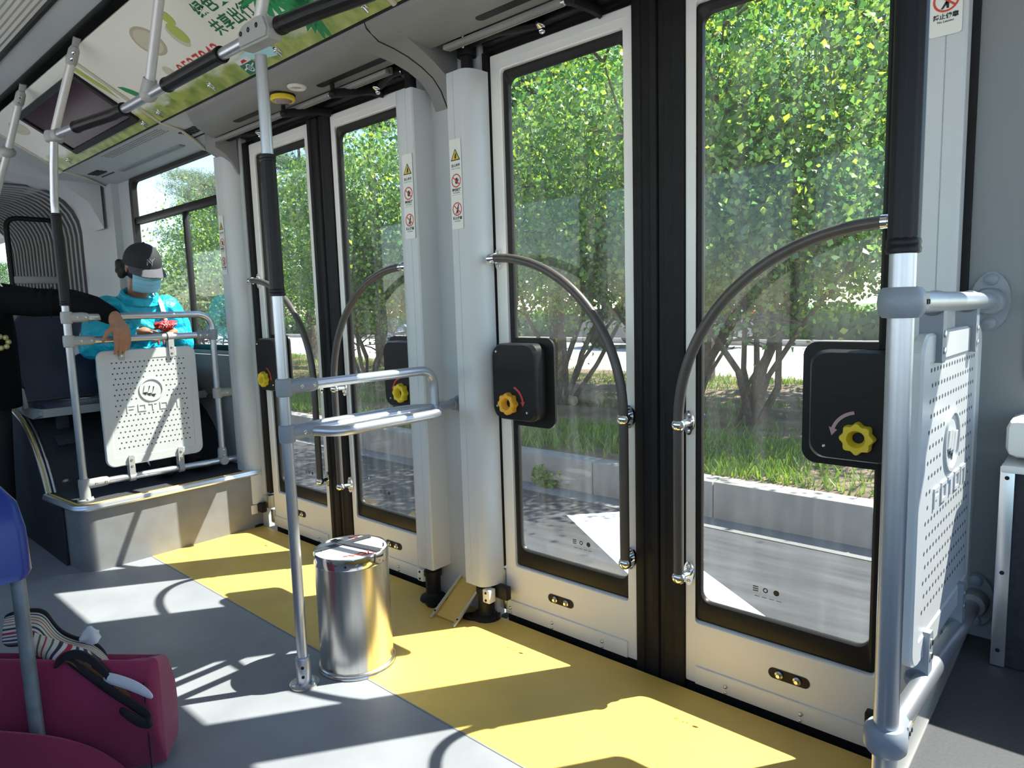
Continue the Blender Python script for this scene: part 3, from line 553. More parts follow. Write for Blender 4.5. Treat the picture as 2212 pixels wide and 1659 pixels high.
a1 = advert(-4.90, -3.415, 'left advert panel with a monitor set into it'); a2 = advert(-3.395, -1.668, 'advert panel with green lettering and red number'); a3 = advert(-1.652, 1.75, 'advert panel above the near doors, mostly out of the photo')
for x in (-2.79, -3.31, -2.27, -1.765): latch(a2, x)
latch(a1, -4.63); latch(a1, -3.52, .41)
bm = NB(); 
for k, ch in enumerate('绿色交通'): text_into(bm, ch, .064, amtx(-2.41 + .067*k, .168) @ Matrix.Translation((0, 0, .0012)), 0, bold=.020)
for k, ch in enumerate('共享出行'): text_into(bm, ch, .064, amtx(-2.42 + .067*k, .243) @ Matrix.Translation((0, 0, .0012)), 0, bold=.020)
obj('green_lettering', bm, 'green_ink', a2, smooth=False)
bm = NB()
for k, ch in enumerate('0527842'): text_into(bm, ch, .088, amtx(-2.84 + .050*k, .305) @ Matrix.Translation((0, 0, .0012)), 0, bold=.006)
obj('red_number', bm, 'red_ink', a2, smooth=False)
shape(a2, 'printed_disc', [ell(-2.832, .152, .080, .068, 32)], 'tan_ink'); shape(a2, 'printed_disc', [ell(-2.832, .152, .066, .056, 32)], 'tan2', .0016)
shape(a2, 'printed_disc', [ell(-2.60, .125, .026, .034, 24), ], 'lime_ink'); shape(a2, 'printed_disc', [ell(-2.635, .185, .032, .046, 24)], 'lime_ink', .0010); shape(a2, 'printed_disc', [ell(-2.655, .195, .034, .050, 24)], 'tan2', .0006)
shape(a2, 'printed_disc', [ell(-2.93, .285, .03, .035, 20)], 'tan2', .0008); shape(a2, 'printed_disc', [ell(-2.915, .315, .022, .03, 20)], 'lime_ink', .0012)
shape(a2, 'printed_leaf', [[(-3.36, .222), (-3.325, .235), (-3.295, .262), (-3.262, .305), (-3.285, .325), (-3.325, .292), (-3.35, .255)]], 'leaf_ink'); shape(a2, 'printed_leaf', [[(-3.12, .372), (-3.09, .352), (-3.05, .358), (-3.0, .385), (-3.05, .405), (-3.10, .395)]], 'lime_ink')
rnd = random.Random(4)
def spray(cx, cs, n, L0, w0, a0, a1_):
    P = []
    for k in range(n):
        a = math.radians(a0 + (a1_-a0)*k/(n-1)); L1 = L0*rnd.uniform(.75, 1.1); d = Vector((math.cos(a), math.sin(a))); q = Vector((-d.y, d.x))*w0
        P.append([(cx, cs), *( (cx + d.x*L1*f + q.x*g, cs + d.y*L1*f + q.y*g) for f, g in ((.3, 1), (.6, .8), (1, 0), (.6, -.8), (.3, -1)))])
    return P
shape(a2, 'printed_foliage', spray(-2.07, .20, 17, .17, .018, 0, 340), 'leaf_ink', .0008); shape(a2, 'printed_foliage', spray(-1.98, .34, 15, .12, .015, 100, 330), 'leaf_ink', .0009); shape(a2, 'printed_foliage', spray(-2.05, .17, 9, .10, .016, 200, 330), 'lime_ink', .0013)
shape(a2, 'printed_sky', [[(-2.50, .36), (-2.40, .352), (-2.30, .37), (-2.26, .395), (-2.30, .415), (-2.40, .40)], [(-2.24, .31), (-2.16, .30), (-2.10, .325), (-2.13, .36), (-2.21, .35)]], 'sky_ink', .0006)
bm = NB(); mt = amtx(-2.485, .40)
flat(bm, [(-.045, -.034), (.045, -.034), (.045, .012), (-.045, .012)], mt, .0014, 0); annulus(bm, -.002, -.010, .013, .018, mt, .0020, 1); annulus(bm, -.002, -.010, .004, .007, mt, .0020, 1); flat(bm, [(-.04, -.006), (-.02, -.003), (-.02, -.009), (-.04, -.013)], mt, .002, 1)
flat(bm, [(.018, -.002), (.040, .004), (.040, -.001), (.018, -.008)], mt, .0020, 1); flat(bm, [(-.045, .013), (.045, .013), (.045, .034), (-.045, .034)], mt, .0012, 1); flat(bm, [(-.02, .016), (.02, .017), (.012, .028), (-.012, .027)], mt, .0016, 2)
obj('corner_emblem', bm, ['teal_ink', 'white', 'red_ink'], a2, smooth=False)
shape(a1, 'printed_disc', [ell(-4.62, .13, .085, .05, 28)], 'tan2'); shape(a1, 'printed_leaf', [[(-3.49, .06), (-3.455, .05), (-3.44, .2), (-3.455, .27), (-3.48, .17)]], 'lime_ink')
# seams between panels
for x, l in ((-3.405, 'pale rib between the left advert panels'), (-4.905, 'pale rib left of the monitor panel'), (-1.66, 'pale rib between the right advert panels')):
    bm = NB(); tube(bm, [AP(x, .02, .002), AP(x, .2, .003), AP(x, .44, .002), Vector((x - (.05 if x < -3 else 0), 1.50, 2.040)), Vector((x - (.18 if x < -3 else 0), 1.62, 2.036)), Vector((x - (.32 if x < -3 else 0), 1.73, 2.03))][: (6 if x < -3 else 3)], .011, 8, flat=.6); struct('trim_17', bm, 'tan2', l, 'trim')
bm = NB(); tube(bm, [(-4.9, 1.384, 2.049), (1.7, 1.384, 2.049)], .0045, 6); struct('trim_18', bm, 'black', 'black edge below the advert panels', 'trim')
# monitor
mo = thing('monitor', AP(-3.975, .225), 'dark maroon monitor set flush into the left advert panel', 'monitor')
bm = NB(); mt = amtx(-3.975, .225); o_ = rrect(-.465, .465, -.162, .152, .012); i_ = rrect(-.435, .435, -.132, .125, .006)
ring(bm, [[mt @ Vector((x, y, 0)) for x, y in o_], [mt @ Vector((x, y, .014)) for x, y in o_], [mt @ Vector((x, y, .014)) for x, y in i_], [mt @ Vector((x, y, .006)) for x, y in i_]]); obj('bezel', bm, 'black', mo)
bm = NB(); flat(bm, rrect(-.436, .436, -.133, .126, .004), mt, .007); obj('screen', bm, 'screen', mo)
# pale cove strip with grilles above the left window
bm = NB(); prism(bm, [(1.386, 2.047), (1.56, 2.045), (1.75, 2.036), (1.75, 2.30), (1.386, 2.30)], 'x', -5.3, -3.05); struct('trim_19', bm, 'vent', 'pale cove strip above the left window', 'trim')
bm = NB()
for cx in (-3.44, -4.80):
    for i in range(5):
        for j in range(3): box(bm, cx - .085 + i*.036, cx - .060 + i*.036, 1.512 + j*.022, 1.528 + j*.022, 2.0405, 2.045)
    box(bm, cx - .11, cx + .10, 1.60, 1.606, 2.038, 2.043)
struct('trim_20', bm, 'black', 'dark grilles in the pale cove strip', 'trim')
bm = NB()
for i in range(34):
    for j in range(4): cyl(bm, (-4.31 + i*.0235 + (.011 if j % 2 else 0), 1.415 + j*.016, 2.0435), (-4.31 + i*.0235 + (.011 if j % 2 else 0), 1.415 + j*.016, 2.0475), .0045, 6)
box(bm, -4.62, -3.74, 1.606, 1.634, 2.035, 2.0425); struct('trim_21', bm, 'wall_dark', 'pierced strip and lamp slot in the pale cove strip', 'trim')

# ------------------------------------------------------------ grab rails
RT = .0163
def sleeve(par, pts, r=.0200, caps=True):
    bm = NB(); tube(bm, pts, r, 48, rib=.035, nrib=12); s = obj('grip_sleeve', bm, 'sleeve', par, ang=60)
    p = [Vector(q) for q in (pts if not isinstance(pts[0], Vector) else pts)]
    for a, b in ((p[0], p[1]), (p[-1], p[-2])):
        d = (b-a).normalized(); bm = NB(); lathe(bm, [(r*.9, 0), (r*1.10, .001), (r*1.14, .006), (r*1.06, .010), (r*1.12, .014), (r*1.06, .019), (r, .021)], a, d, 28); obj('sleeve_end', bm, 'sleeve', s)
    return s
def tee(par, c, d, r=.023, L=.085, m='clamp', screws=True, nd=None):
    """two-part clamp: collar round an upright pole with an arm along d"""
    c = Vector(c); d = Vector(d).normalized(); e = Vector((0, 0, 1)) if abs(d.z) < .8 else Vector((1, 0, 0)); bm = NB()
    lathe(bm, [(r*.86, -.027), (r, -.024), (r*1.06, 0), (r, .024), (r*.86, .027)], c, e, 22); lathe(bm, [(r*.98, 0), (r*.98, L*.75), (r*.9, L-.006), (r*.80, L)], c, d, 22); k = obj('clamp', bm, m, par)
    if screws:
        n = nd or d.cross(e)
        n = Vector(n).normalized()
        if n.dot(Vector((0, 0, 1.15)) - c) < 0: n = -n
        for f in (.45, .85):
            bm = NB(); p = c + d*(L*f) + n*(r*.93); lathe(bm, [(.0062, -.003), (.0062, .0018), (.0045, .003), (.003, .001)], p, n, 10); obj('screw', bm, 'steel', k)
    return k
# central grab pole
PC = Vector((-1.822, 1.026, 0))
gp = thing('grab_pole', PC, 'central grab pole with black sleeve, standing beside the steel bin', 'grab pole')
bm = NB(); tube(bm, bend([PC + Vector((0, 0, .02)), PC + Vector((0, 0, 1.86))], .05), RT, 20); obj('tube', bm, 'alu', gp)
sleeve(gp, [PC + Vector((0, 0, 1.195)), PC + Vector((0, 0, 1.40)), PC + Vector((0, 0, 1.592))])
bm = NB(); tube(bm, [PC + Vector((0, 0, 1.94)), PC + Vector((.035, .0, 2.0)), PC + Vector((.09, .0, 2.10)), PC + Vector((.22, .0, 2.29))], RT, 18); obj('upper_tube', bm, 'paint_tube', gp)
bm = NB(); lathe(bm, [(.045, .001), (.045, .006), (.040, .008), (.0235, .008), (.0235, .012)], PC, seg=32); b1 = obj('base_plate', bm, 'steel', gp)
for a in (.4, 2.5, 4.6):
    bm = NB(); ball(bm, PC + Vector((.034*math.cos(a), .034*math.sin(a), .010)), .007, 10, sc=(1, 1, .7)); obj('rivet', bm, 'chrome', b1)
bm = NB(); lathe(bm, [(.0225, .006), (.0225, .088), (.0205, .091), (.0165, .091)], PC, seg=28); so = obj('socket', bm, 'alu', gp)
for z in (.035, .065):
    bm = NB(); n = Vector((.80, -.6, 0)).normalized(); lathe(bm, [(.005, 0), (.005, .002), (.003, .0005)], PC + n*.022 + Vector((0, 0, z)), n, 10); obj('screw', bm, 'black', so)
bm = NB(); prism(bm, [(x, z) for x, z in ((-1.895, 1.888), (-1.745, 1.882), (-1.735, 1.905), (-1.755, 1.945), (-1.80, 1.952), (-1.865, 1.950), (-1.90, 1.935))], 'y', 1.001, 1.051, bev=.006); cb = obj('cross_clamp', bm, 'clamp_light', gp)
for x in (-1.877, -1.835, -1.79):
    bm = NB(); lathe(bm, [(.007, -.002), (.007, .001), (.004, .002), (.003, -.001)], (x, 1.0005, 1.925), (0, -1, 0), 12); obj('screw', bm, 'black', cb)
# overhead handrail along the bus
oh = thing('overhead_handrail', (-2.4, 1.02, 1.917), 'long overhead handrail with black grip sleeves running along the ceiling cove', 'handrail')
RP = [Vector(p) for p in ((-3.405, .942, 1.917), (-3.20, .962, 1.917), (-3.05, .985, 1.917), (-2.90, 1.010, 1.917), (-2.75, 1.015, 1.917), (-2.3, 1.018, 1.917), (-1.83, 1.026, 1.917), (-1.6, 1.055, 1.917), (-1.40, 1.09, 1.917), (-.9, 1.10, 1.917), (-.222, 1.06, 1.917), (1.2, 1.06, 1.917))]
bm = NB(); tube(bm, RP, RT, 18); obj('tube', bm, 'alu', oh)
sleeve(oh, [RP[1] + (RP[2]-RP[1])*.05, RP[2], RP[3], RP[3] + (RP[4]-RP[3])*.65], .0215)
sleeve(oh, [Vector((-2.43, 1.017, 1.917)), Vector((-2.25, 1.019, 1.917)), Vector((-2.035, 1.022, 1.917))], .0215)
sleeve(oh, [Vector((-1.735, 1.038, 1.917)), Vector((-1.6, 1.055, 1.917)), Vector((-1.40, 1.09, 1.917)), Vector((-1.1, 1.097, 1.917))], .0215)
# hanging stanchions between handrail and ceiling groove
def stanchion(a, b, label, elbow):
    a = Vector(a); b = Vector(b); t = thing('ceiling_stanchion', a, label, 'stanchion', 'ceiling stanchions'); d = (b-a).normalized()
    bm = NB(); tube(bm, [a, b - d*.06], RT, 18); obj('tube', bm, 'paint_tube', t)
    bm = NB(); tube(bm, [b - d*.11, b - d*.10, b - d*.05, b - d*.035], [.019, .022, .021, .014], 16, flat=.8); k = obj('hinge_clamp', bm, 'clamp_light', t)
    bm = NB(); tube(bm, [b - d*.045, b], [.013, .016], 10, flat=.4); obj('ceiling_lug', bm, 'clamp_light', t)
    for f in (.06, .085):
        n = (Vector((0, 0, 1.15)) - b); n = (n - d*n.dot(d)).normalized(); bm = NB(); lathe(bm, [(.006, 0), (.006, .002), (.003, .003)], b - d*f + n*.0205, n, 10); obj('screw', bm, 'chrome', k)
    if elbow:
        bm = NB(); ball(bm, a, .030, 18, sc=(1.1, .95, .85)); tube(bm, [a, a + d*.055], [.028, .022], 16); obj('elbow_clamp', bm, 'clamp_light', t)
    return t
stanchion((-2.575, 1.013, 1.917), (-2.33, 1.0, 2.27), 'ceiling stanchion rising from the handrail between the two left sleeves', True)
stanchion((-3.41, .942, 1.917), (-3.19, 1.00, 2.27), 'slanting ceiling stanchion in front of the monitor', False)
stanchion((-4.22, .957, 1.99), (-3.98, .995, 2.27), 'slanting ceiling stanchion at the left photo edge', False)
bm = NB()
t3 = thing('grab_pole', (-4.42, .93, 1.2), 'leftmost grab pole, slanting below the far stanchion', 'grab pole'); tube(bm, [(-4.22, .957, 1.99), (-4.42, .93, 1.80), (-4.55, .90, 1.3), (-4.55, .90, .70)], RT, 16); obj('tube', bm, 'paint_tube', t3)
bm = NB(); ball(bm, (-4.22, .957, 1.99), .036, 18, sc=(1, 1, .8)); tube(bm, [(-4.22, .957, 1.99), (-4.5, .957, 1.99)], RT, 14); obj('ball_clamp', bm, 'clamp_light', t3)

# guard panel with perforations, emblem and raised letters
def guard_panel(par, F, name='guard_panel'):
    """F maps (u along, z up, h out of the camera-side face) to world; panel .452 x .553"""
    bm = NB(); W_, H_ = .452, .553; o = rrect(0, W_, 0, H_, .038, 6); i = rrect(.036, W_-.036, .040, H_-.045, .006, 6); i2 = rrect(.040, W_-.040, .044, H_-.049, .004, 6); oe = rrect(.004, W_-.004, .004, H_-.004, .036, 6)
    P = lambda L, h: [F(u, z, h) for u, z in L]
    V = ring(bm, [P(i2, .0045), P(i, .007), P(oe, .007), P(o, .003), P(o, -.009), P(oe, -.012)]); bm.faces.new(V[0]); bm.faces.new(V[-1])
    cx, cz = W_*.5, .352; holes = []
    for r in range(17):
        for q in range(17):
            u = .062 + q*.0205 + (.010 if r % 2 else 0); z = .085 + r*.0255
            if u > W_-.06 or math.hypot(u-cx, z-cz) < .066 or (abs(u-cx) < .135 and .245 < z < .290): continue
            holes.append((u, z))
    for u, z in holes:
        for h, sg in ((.0048, 1), (-.0122, -1)): f = bm.faces.new([bm.verts.new(F(u + .0040*math.cos(k*PI/4), z + .0040*math.sin(k*PI/4), h)) for k in range(8)]); f.material_index = 1
    p = obj(name, bm, ['panel', 'hole'], par, smooth=False)
    bm = NB(); n = 32
    for r0, r1 in ((.050, .056),):
        A = [[F(cx + r*math.cos(2*PI*k/n), cz + r*math.sin(2*PI*k/n), h) for k in range(n)] for r, h in ((r0, .0045), (r0, .0085), (r1, .0085), (r1, .0045))]; ring(bm, A)
    for k in range(3):
        du = -.030 + k*.019; zt = .022 - k*.004
        q = [(cx + du, cz + zt), (cx + du + .026, cz + zt), (cx + du + .008 + .006, cz - .010 - k*.006), (cx + du - .008, cz - .010 - k*.006)]
        V = ring(bm, [[F(u, z, .0045) for u, z in q], [F(u, z, .0085) for u, z in q]]); bm.faces.new(V[-1])
        q = [(cx + du - .009, cz - .013 - k*.006), (cx + du + .007, cz - .013 - k*.006), (cx + du + .004, cz - .026 - k*.006), (cx + du - .006, cz - .022 - k*.006)]
        f = bm.faces.new([bm.verts.new(F(u, z, .0052)) for u, z in q]); f.material_index = 1
    obj('emblem', bm, ['panel', 'hole'], p)
    bm = NB(); st, lw, lh = .0062, .037, .035; x0 = cx - .118; z0 = .252
    def bar(u0, u1, a, b):
        q = [(u0, a), (u1, a), (u1, b), (u0, b)]; V = ring(bm, [[F(u, z, .0045) for u, z in q], [F(u, z, .0072) for u, z in q]]); bm.faces.new(V[-1])
    for k, ch in enumerate('FOTON'):
        u = x0 + k*.0505; t = z0 + lh
        if ch == 'F': bar(u, u+st, z0, t); bar(u+st, u+lw, t-st, t); bar(u+st, u+lw*.85, z0+lh*.42, z0+lh*.42+st)
        if ch == 'O': bar(u, u+st, z0, t); bar(u+lw-st, u+lw, z0, t); bar(u+st, u+lw-st, t-st, t); bar(u+st, u+lw-st, z0, z0+st)
        if ch == 'T': bar(u, u+lw, t-st, t); bar(u+lw/2-st/2, u+lw/2+st/2, z0, t-st)
        if ch == 'N': bar(u, u+st, z0, t); bar(u+st, u+lw, t-st, t); bar(u+lw-st, u+lw, z0, t-st)
    obj('raised_letters', bm, 'panel', p)
    return p
def strap(par, F, u, zc, zp, m, up=1):
    """clip from a bar (height zc) over the panel edge (ending at zp)"""
    bm = NB(); a = Vector(F(u, zc, 0)); ax = (Vector(F(u+.1, zc, 0)) - a).normalized(); tube(bm, [a - ax*.013, a + ax*.013], .0205, 18)
    q = [(u-.013, zc), (u+.013, zc), (u+.013, zp), (u+.009, zp - .006*up), (u-.009, zp - .006*up), (u-.013, zp)]
    V = ring(bm, [[F(x, z, -.018) for x, z in q], [F(x, z, .016) for x, z in q]]); bm.faces.new(V[0]); bm.faces.new(V[1]); k = obj('clip', bm, m, par)
    for f in (.55, .85):
        z = zc + (zp-zc)*f; p = Vector(F(u, z, .016)); n = (Vector(F(u, z, 1)) - Vector(F(u, z, 0))).normalized(); bm = NB(); lathe(bm, [(.006, 0), (.006, .002), (.003, .003)], p, n, 10); obj('screw', bm, 'steel', k)
# left guard on the raised platform
GX = -3.52
lg = thing('guard_rail', (GX, 1.28, .31), 'left guard rail with perforated panel, in front of the seated passenger', 'guard rail', 'guard rails with perforated panels')
bm = NB(); tube(bm, [(GX, .948, .315), (GX, .948, 1.62), (GX+.01, .946, 1.66), (GX+.06, .944, 1.80), (GX+.105, .942, 1.90), (GX+.112, .942, 1.93)], RT, 18); obj('pole', bm, 'alu', lg)
sleeve(lg, [Vector((GX, .948, 1.205)), Vector((GX, .948, 1.4)), Vector((GX, .948, 1.61))])
bm = NB(); lathe(bm, [(.030, -.024), (.034, -.02), (.036, 0), (.032, .018), (.022, .022)], (GX+.11, .942, 1.917), seg=22); lathe(bm, [(.024, 0), (.024, .055), (.020, .06)], (GX+.11, .942, 1.917), (.99, .09, 0), 20); obj('top_clamp', bm, 'clamp_light', lg)
bm = NB(); tube(bm, bend([(GX, .96, 1.152), (GX, 1.60, 1.150), (GX, 1.60, .375)], .085, 10), RT, 18); obj('hoop', bm, 'alu', lg)
bm = NB(); tube(bm, [(GX, .96, 1.046), (GX, 1.60, 1.043)], RT, 18); obj('middle_bar', bm, 'alu', lg)
bm = NB(); tube(bm, [(GX, .96, .384), (GX, 1.74, .372)], RT, 18); obj('lower_bar', bm, 'alu', lg)
for z in (1.152, 1.046, .384): tee(lg, (GX, .948, z), (0, 1, 0), m='clamp_light', nd=(1, 0, 0), L=.10 if z < 1.1 else .085)
tee(lg, (GX, 1.60, 1.043), (0, -1, 0), m='clamp', nd=(1, 0, 0)); tee(lg, (GX, 1.60, .374), (0, 0, 1), m='clamp_light', nd=(1, 0, 0), L=.07); tee(lg, (GX, 1.60, .735), (0, 1, 0), m='clamp_light', nd=(1, 0, 0), L=.10)
bm = NB(); lathe(bm, [(.034, 0), (.034, .005), (.023, .008), (.023, .055), (.019, .06)], (GX, .948, .31), seg=24); fo = obj('foot', bm, 'clamp_light', lg)
for a in (0, 1.6, 3.1, 4.7):
    bm = NB(); ball(bm, (GX + .029*math.cos(a), .948 + .029*math.sin(a), .318), .006, 8); obj('screw', bm, 'chrome', fo)
FL = lambda u, z, h: (GX + .004 + h, 1.047 + u, .440 + z)
guard_panel(lg, FL)
strap(lg, FL, .105, .606, .510, 'clamp_light'); strap(lg, FL, .335, .605, .510, 'clamp_light'); strap(lg, FL, .105, -.060, .040, 'clamp_light', -1); strap(lg, FL, .335, -.063, .040, 'clamp_light', -1)
# right guard beside the nearest door
rg = thing('guard_rail', (-.222, 1.35, .405), 'right guard rail with perforated panel and thick grab pole beside the nearest door leaf', 'guard rail', 'guard rails with perforated panels')
PR = Vector((-.2225, 1.052, 0))
bm = NB(); tube(bm, [PR + Vector((0, 0, .407)), PR + Vector((0, 0, 2.28))], .0168, 24); obj('pole', bm, 'alu', rg)
sleeve(rg, [PR + Vector((0, 0, 1.203)), PR + Vector((0, 0, 1.5)), PR + Vector((0, 0, 1.86))], .0195)
DY = Vector((.026, .65, 0)).normalized()
bm = NB(); tube(bm, [PR + Vector((0, 0, 1.137)), PR + DY*.652 + Vector((0, 0, 1.129))], .0163, 20); obj('upper_bar', bm, 'alu', rg)
bm = NB(); tube(bm, [PR + Vector((0, 0, .492)), PR + DY*.652 + Vector((0, 0, .484))], .0163, 20); obj('lower_bar', bm, 'alu', rg)
for z in (1.137, .497):
    c = PR + Vector((0, 0, z)); bm = NB(); lathe(bm, [(.018, -.021), (.0235, -.0205), (.0285, -.014), (.030, 0), (.0285, .014), (.0235, .0205), (.018, .021)], c, seg=28); lathe(bm, [(.024, .0), (.0235, .045), (.021, .052), (.018, .052)], c, DY, 24); k = obj('clamp', bm, 'clamp', rg)
    bm = NB(); n = Vector((1, 0, 0)); box(bm, c.x + .0222, c.x + .0245, c.y + .028, c.y + .050, c.z - .011, c.z + .012, .001); obj('clamp_plate', bm, 'clamp_light', k)
    for q in (-.006, .006):
        bm = NB(); lathe(bm, [(.0035, 0), (.0035, .002)], (c.x + .0243, c.y + .039 + q, c.z), (1, 0, 0), 8); obj('screw', bm, 'black', k)
    e = PR + DY*.652 + Vector((0, 0, z-.009)); bm = NB(); prism(bm, [(e.x + a, e.z + b) for a, b in ell(0, 0, .034, .060, 28)], 'y', 1.692, 1.700, bev=.002); lathe(bm, [(.027, 0), (.027, .030), (.024, .036), (.019, .038)], (e.x, 1.694, e.z), -DY, 24); fl_ = obj('wall_flange', bm, 'clamp' if z > 1 else 'wall_dark', rg)
    for q in (-.044, .044):
        bm = NB(); lathe(bm, [(.012, 0), (.012, .004), (.007, .007)], (e.x, 1.692, e.z + q), (0, -1, 0), 14); obj('flange_bolt', bm, 'clamp', fl_)
DX = Vector((DY.y, -DY.x, 0)); PB = Vector((-.2255, 1.192, .532))
FR = lambda u, z, h: tuple(PB + DY*u + Vector((0, 0, z)) + DX*h)
guard_panel(rg, FR)
strap(rg, FR, .085, .600, .510, 'clamp'); strap(rg, FR, .345, .598, .510, 'clamp'); strap(rg, FR, .085, -.042, .040, 'clamp', -1); strap(rg, FR, .345, -.045, .040, 'clamp', -1)
# central barrier between pole and pillar
cb_ = thing('barrier_rail', (-1.82, 1.38, .79), 'central barrier of curved tubes between the grab pole and the pillar', 'barrier rail')
bm = NB(); tube(bm, bend([(-1.822, 1.05, .928), (-1.822, 1.612, .928), (-1.822, 1.612, .79)], .075, 10), RT, 20); obj('upper_bar', bm, 'alu', cb_)
bm = NB(); tube(bm, [(-1.822, 1.05, .79), (-1.822, 1.715, .79)], RT, 20); obj('middle_bar', bm, 'alu', cb_)
for sgn in (1, -1):
    bm = NB(); tube(bm, bend([(-1.822, 1.105, .788), (-1.822 + sgn*.088, 1.15, .785), (-1.822 + sgn*.088, 1.56, .785), (-1.822, 1.615, .788)], .09, 10), RT, 18); obj('side_loop', bm, 'alu', cb_)
for z in (.928, .79): tee(cb_, (-1.822, 1.026, z), (0, 1, 0), L=.105, nd=(1, 0, 0))
bm = NB(); lathe(bm, [(.030, 0), (.030, .006), (.022, .010), (.022, .035), (.018, .038)], (-1.822, 1.735, .79), (0, -1, 0), 24); obj('wall_flange', bm, 'clamp', cb_)

# ------------------------------------------------------------ steel bin
BC = Vector((-1.806, 1.213, 0)); bn = thing('waste_bin', BC, 'brushed steel waste bin with taped white lid on the yellow floor edge', 'bin')
bm = NB(); lathe(bm, [(.117, .012), (.1165, .352), (.1150, .354), (.1150, .357)], BC, seg=64); obj('body', bm, 'steel', bn)
bm = NB(); lathe(bm, [(.1245, .0015), (.1255, .006), (.1225, .011), (.1225, .014), (.1195, .018), (.1175, .019)], BC, seg=64, close=False); obj('base_ring', bm, 'steel', bn)
bm = NB(); lathe(bm, [(.1178, .353), (.1185, .356), (.1180, .385), (.1165, .390), (.1150, .3905), (.112, .388)], BC, seg=64, close=False); obj('lid_rim', bm, 'chrome', bn)
bm = NB(); lathe(bm, [(.112, .3875), (.094, .3872), (.0935, .3845), (.092, .3845), (.0915, .3875), (0, .3880)], BC, seg=64, close=False); ld = obj('lid', bm, 'white', bn)
def strip(name, a, b, hw, m, z, par):
    a = Vector((*a, 0)); b = Vector((*b, 0)); d = (b-a).normalized(); q = Vector((-d.y, d.x, 0))*hw; bm = NB()
    P = [a + q, b + q, b - q, a - q]; V = ring(bm, [[p + Vector((0, 0, z)) for p in P], [p + Vector((0, 0, z + .0008)) for p in P]]); bm.faces.new(V[-1]); return obj(name, bm, m, par, smooth=False)
strip('tape', (-1.868, 1.118), (-1.842, 1.318), .0125, 'tape', .3912, ld); strip('tape', (-1.908, 1.210), (-1.702, 1.250), .0125, 'tape', .3922, ld)
bm = NB()
for pl in ([(-1.752, 1.165), (-1.735, 1.172), (-1.745, 1.186)], [(-1.737, 1.186), (-1.718, 1.193), (-1.724, 1.212), (-1.743, 1.206), (-1.737, 1.186)], [(-1.722, 1.198), (-1.703, 1.228)], [(-1.735, 1.228), (-1.712, 1.214)], [(-1.876, 1.205), (-1.869, 1.18)], [(-1.868, 1.19), (-1.855, 1.196)], [(-1.89, 1.262), (-1.868, 1.285)], [(-1.757, 1.148), (-1.747, 1.160)]):
    tube(bm, [(x, y, .3884) for x, y in pl], .0022, 6)
obj('red_scrawl', bm, 'sign_red', ld)
bm = NB(); n = Vector((.72, -.69, 0)).normalized(); lathe(bm, [(.004, 0), (.004, .0015), (.002, .002)], BC + n*.118 + Vector((0, 0, .368)), n, 10); obj('rivet', bm, 'black', bn)
bm = NB(); tube(bm, [BC + Vector((.103*math.cos(a), .103*math.sin(a), .3885)) for a in (.75, .85, .95, 1.05)], .002, 6); obj('lid_slot', bm, 'black', ld)

# ------------------------------------------------------------ seats on the left podium
def seat(x, y, label, w_=.43):
    t = thing('bus_seat', (x, y, .70), label, 'seat', 'seats on the left podium')
    bm = NB(); hw = w_/2
    A = rrect(-.02, .44, 0, .001, .0004); 
    prism(bm, [(x + .0, .715), (x + .10, .722), (x + .30, .735), (x + .40, .735), (x + .445, .715), (x + .44, .70), (x + .0, .69)], 'y', y - hw + .015, y + hw - .015, bev=.012); obj('cushion', bm, 'navy', t)
    bm = NB(); prism(bm, [(x - .03, .70), (x + .12, .70), (x + .36, .712), (x + .455, .715), (x + .452, .675), (x + .30, .655), (x + .02, .655), (x - .03, .67)], 'y', y - hw, y + hw, bev=.012); obj('pan', bm, 'seat_grey', t)
    bm = NB(); L = []
    for z, hx, wd, th in ((.73, .04, hw-.02, .05), (.85, .012, hw-.012, .055), (1.0, -.025, hw-.012, .055), (1.12, -.055, hw-.03, .045), (1.17, -.07, hw-.07, .03)):
        L.append([(x + hx + dx, y + dy, z) for dx, dy in rrect(-th/2 + .0, th/2, -wd, wd, .02)])
    V = ring(bm, L); bm.faces.new(V[0]); bm.faces.new(V[-1]); obj('backrest', bm, 'navy', t)
    bm = NB(); L = []
    for z, hx, wd, th in ((.66, -.01, hw, .03), (.85, -.035, hw+.004, .035), (1.0, -.07, hw+.004, .035), (1.13, -.10, hw-.012, .035), (1.22, -.125, hw-.06, .03)):
        L.append([(x + hx + dx, y + dy, z) for dx, dy in rrect(-th/2, th/2, -wd, wd, .014)])
    V = ring(bm, L); bm.faces.new(V[0]); bm.faces.new(V[-1]); obj('back_shell', bm, 'seat_grey', t)
    bm = NB(); tube(bm, bend([(x - .10, y - hw*.8, 1.10), (x - .135, y - hw*.75, 1.25), (x - .135, y + hw*.75, 1.25), (x - .10, y + hw*.8, 1.10)], .09, 8), .016, 14); obj('top_handle', bm, 'seat_grey', t)
    return t
s1 = seat(-4.30, 1.10, 'empty navy blue seat beside the aisle, partly behind the black sleeve')
s2 = seat(-4.34, 1.50, 'navy blue window seat under the passenger in turquoise')
bm = NB(); tube(bm, [(-4.08, .88, .70), (-4.12, .875, .80)], .015, 12); ar = obj('armrest', bm, 'seat_grey', s1)
bm = NB(); tube(bm, [(-4.12, .875, .80), (-4.28, .87, 1.0)], .019, 14); obj('arm_grip', bm, 'sleeve', ar)
bm = NB(); box(bm, -3.96, -3.92, .97, 1.02, .60, .67, .003); box(bm, -3.93, -3.86, .95, 1.04, .545, .557, .003, mtx=Matrix.Translation((-3.9, 1, .55)) @ Matrix.Rotation(.62, 4, 'Y') @ Matrix.Translation((3.9, -1, -.55))); obj('bracket', bm, 'carpet', s1)
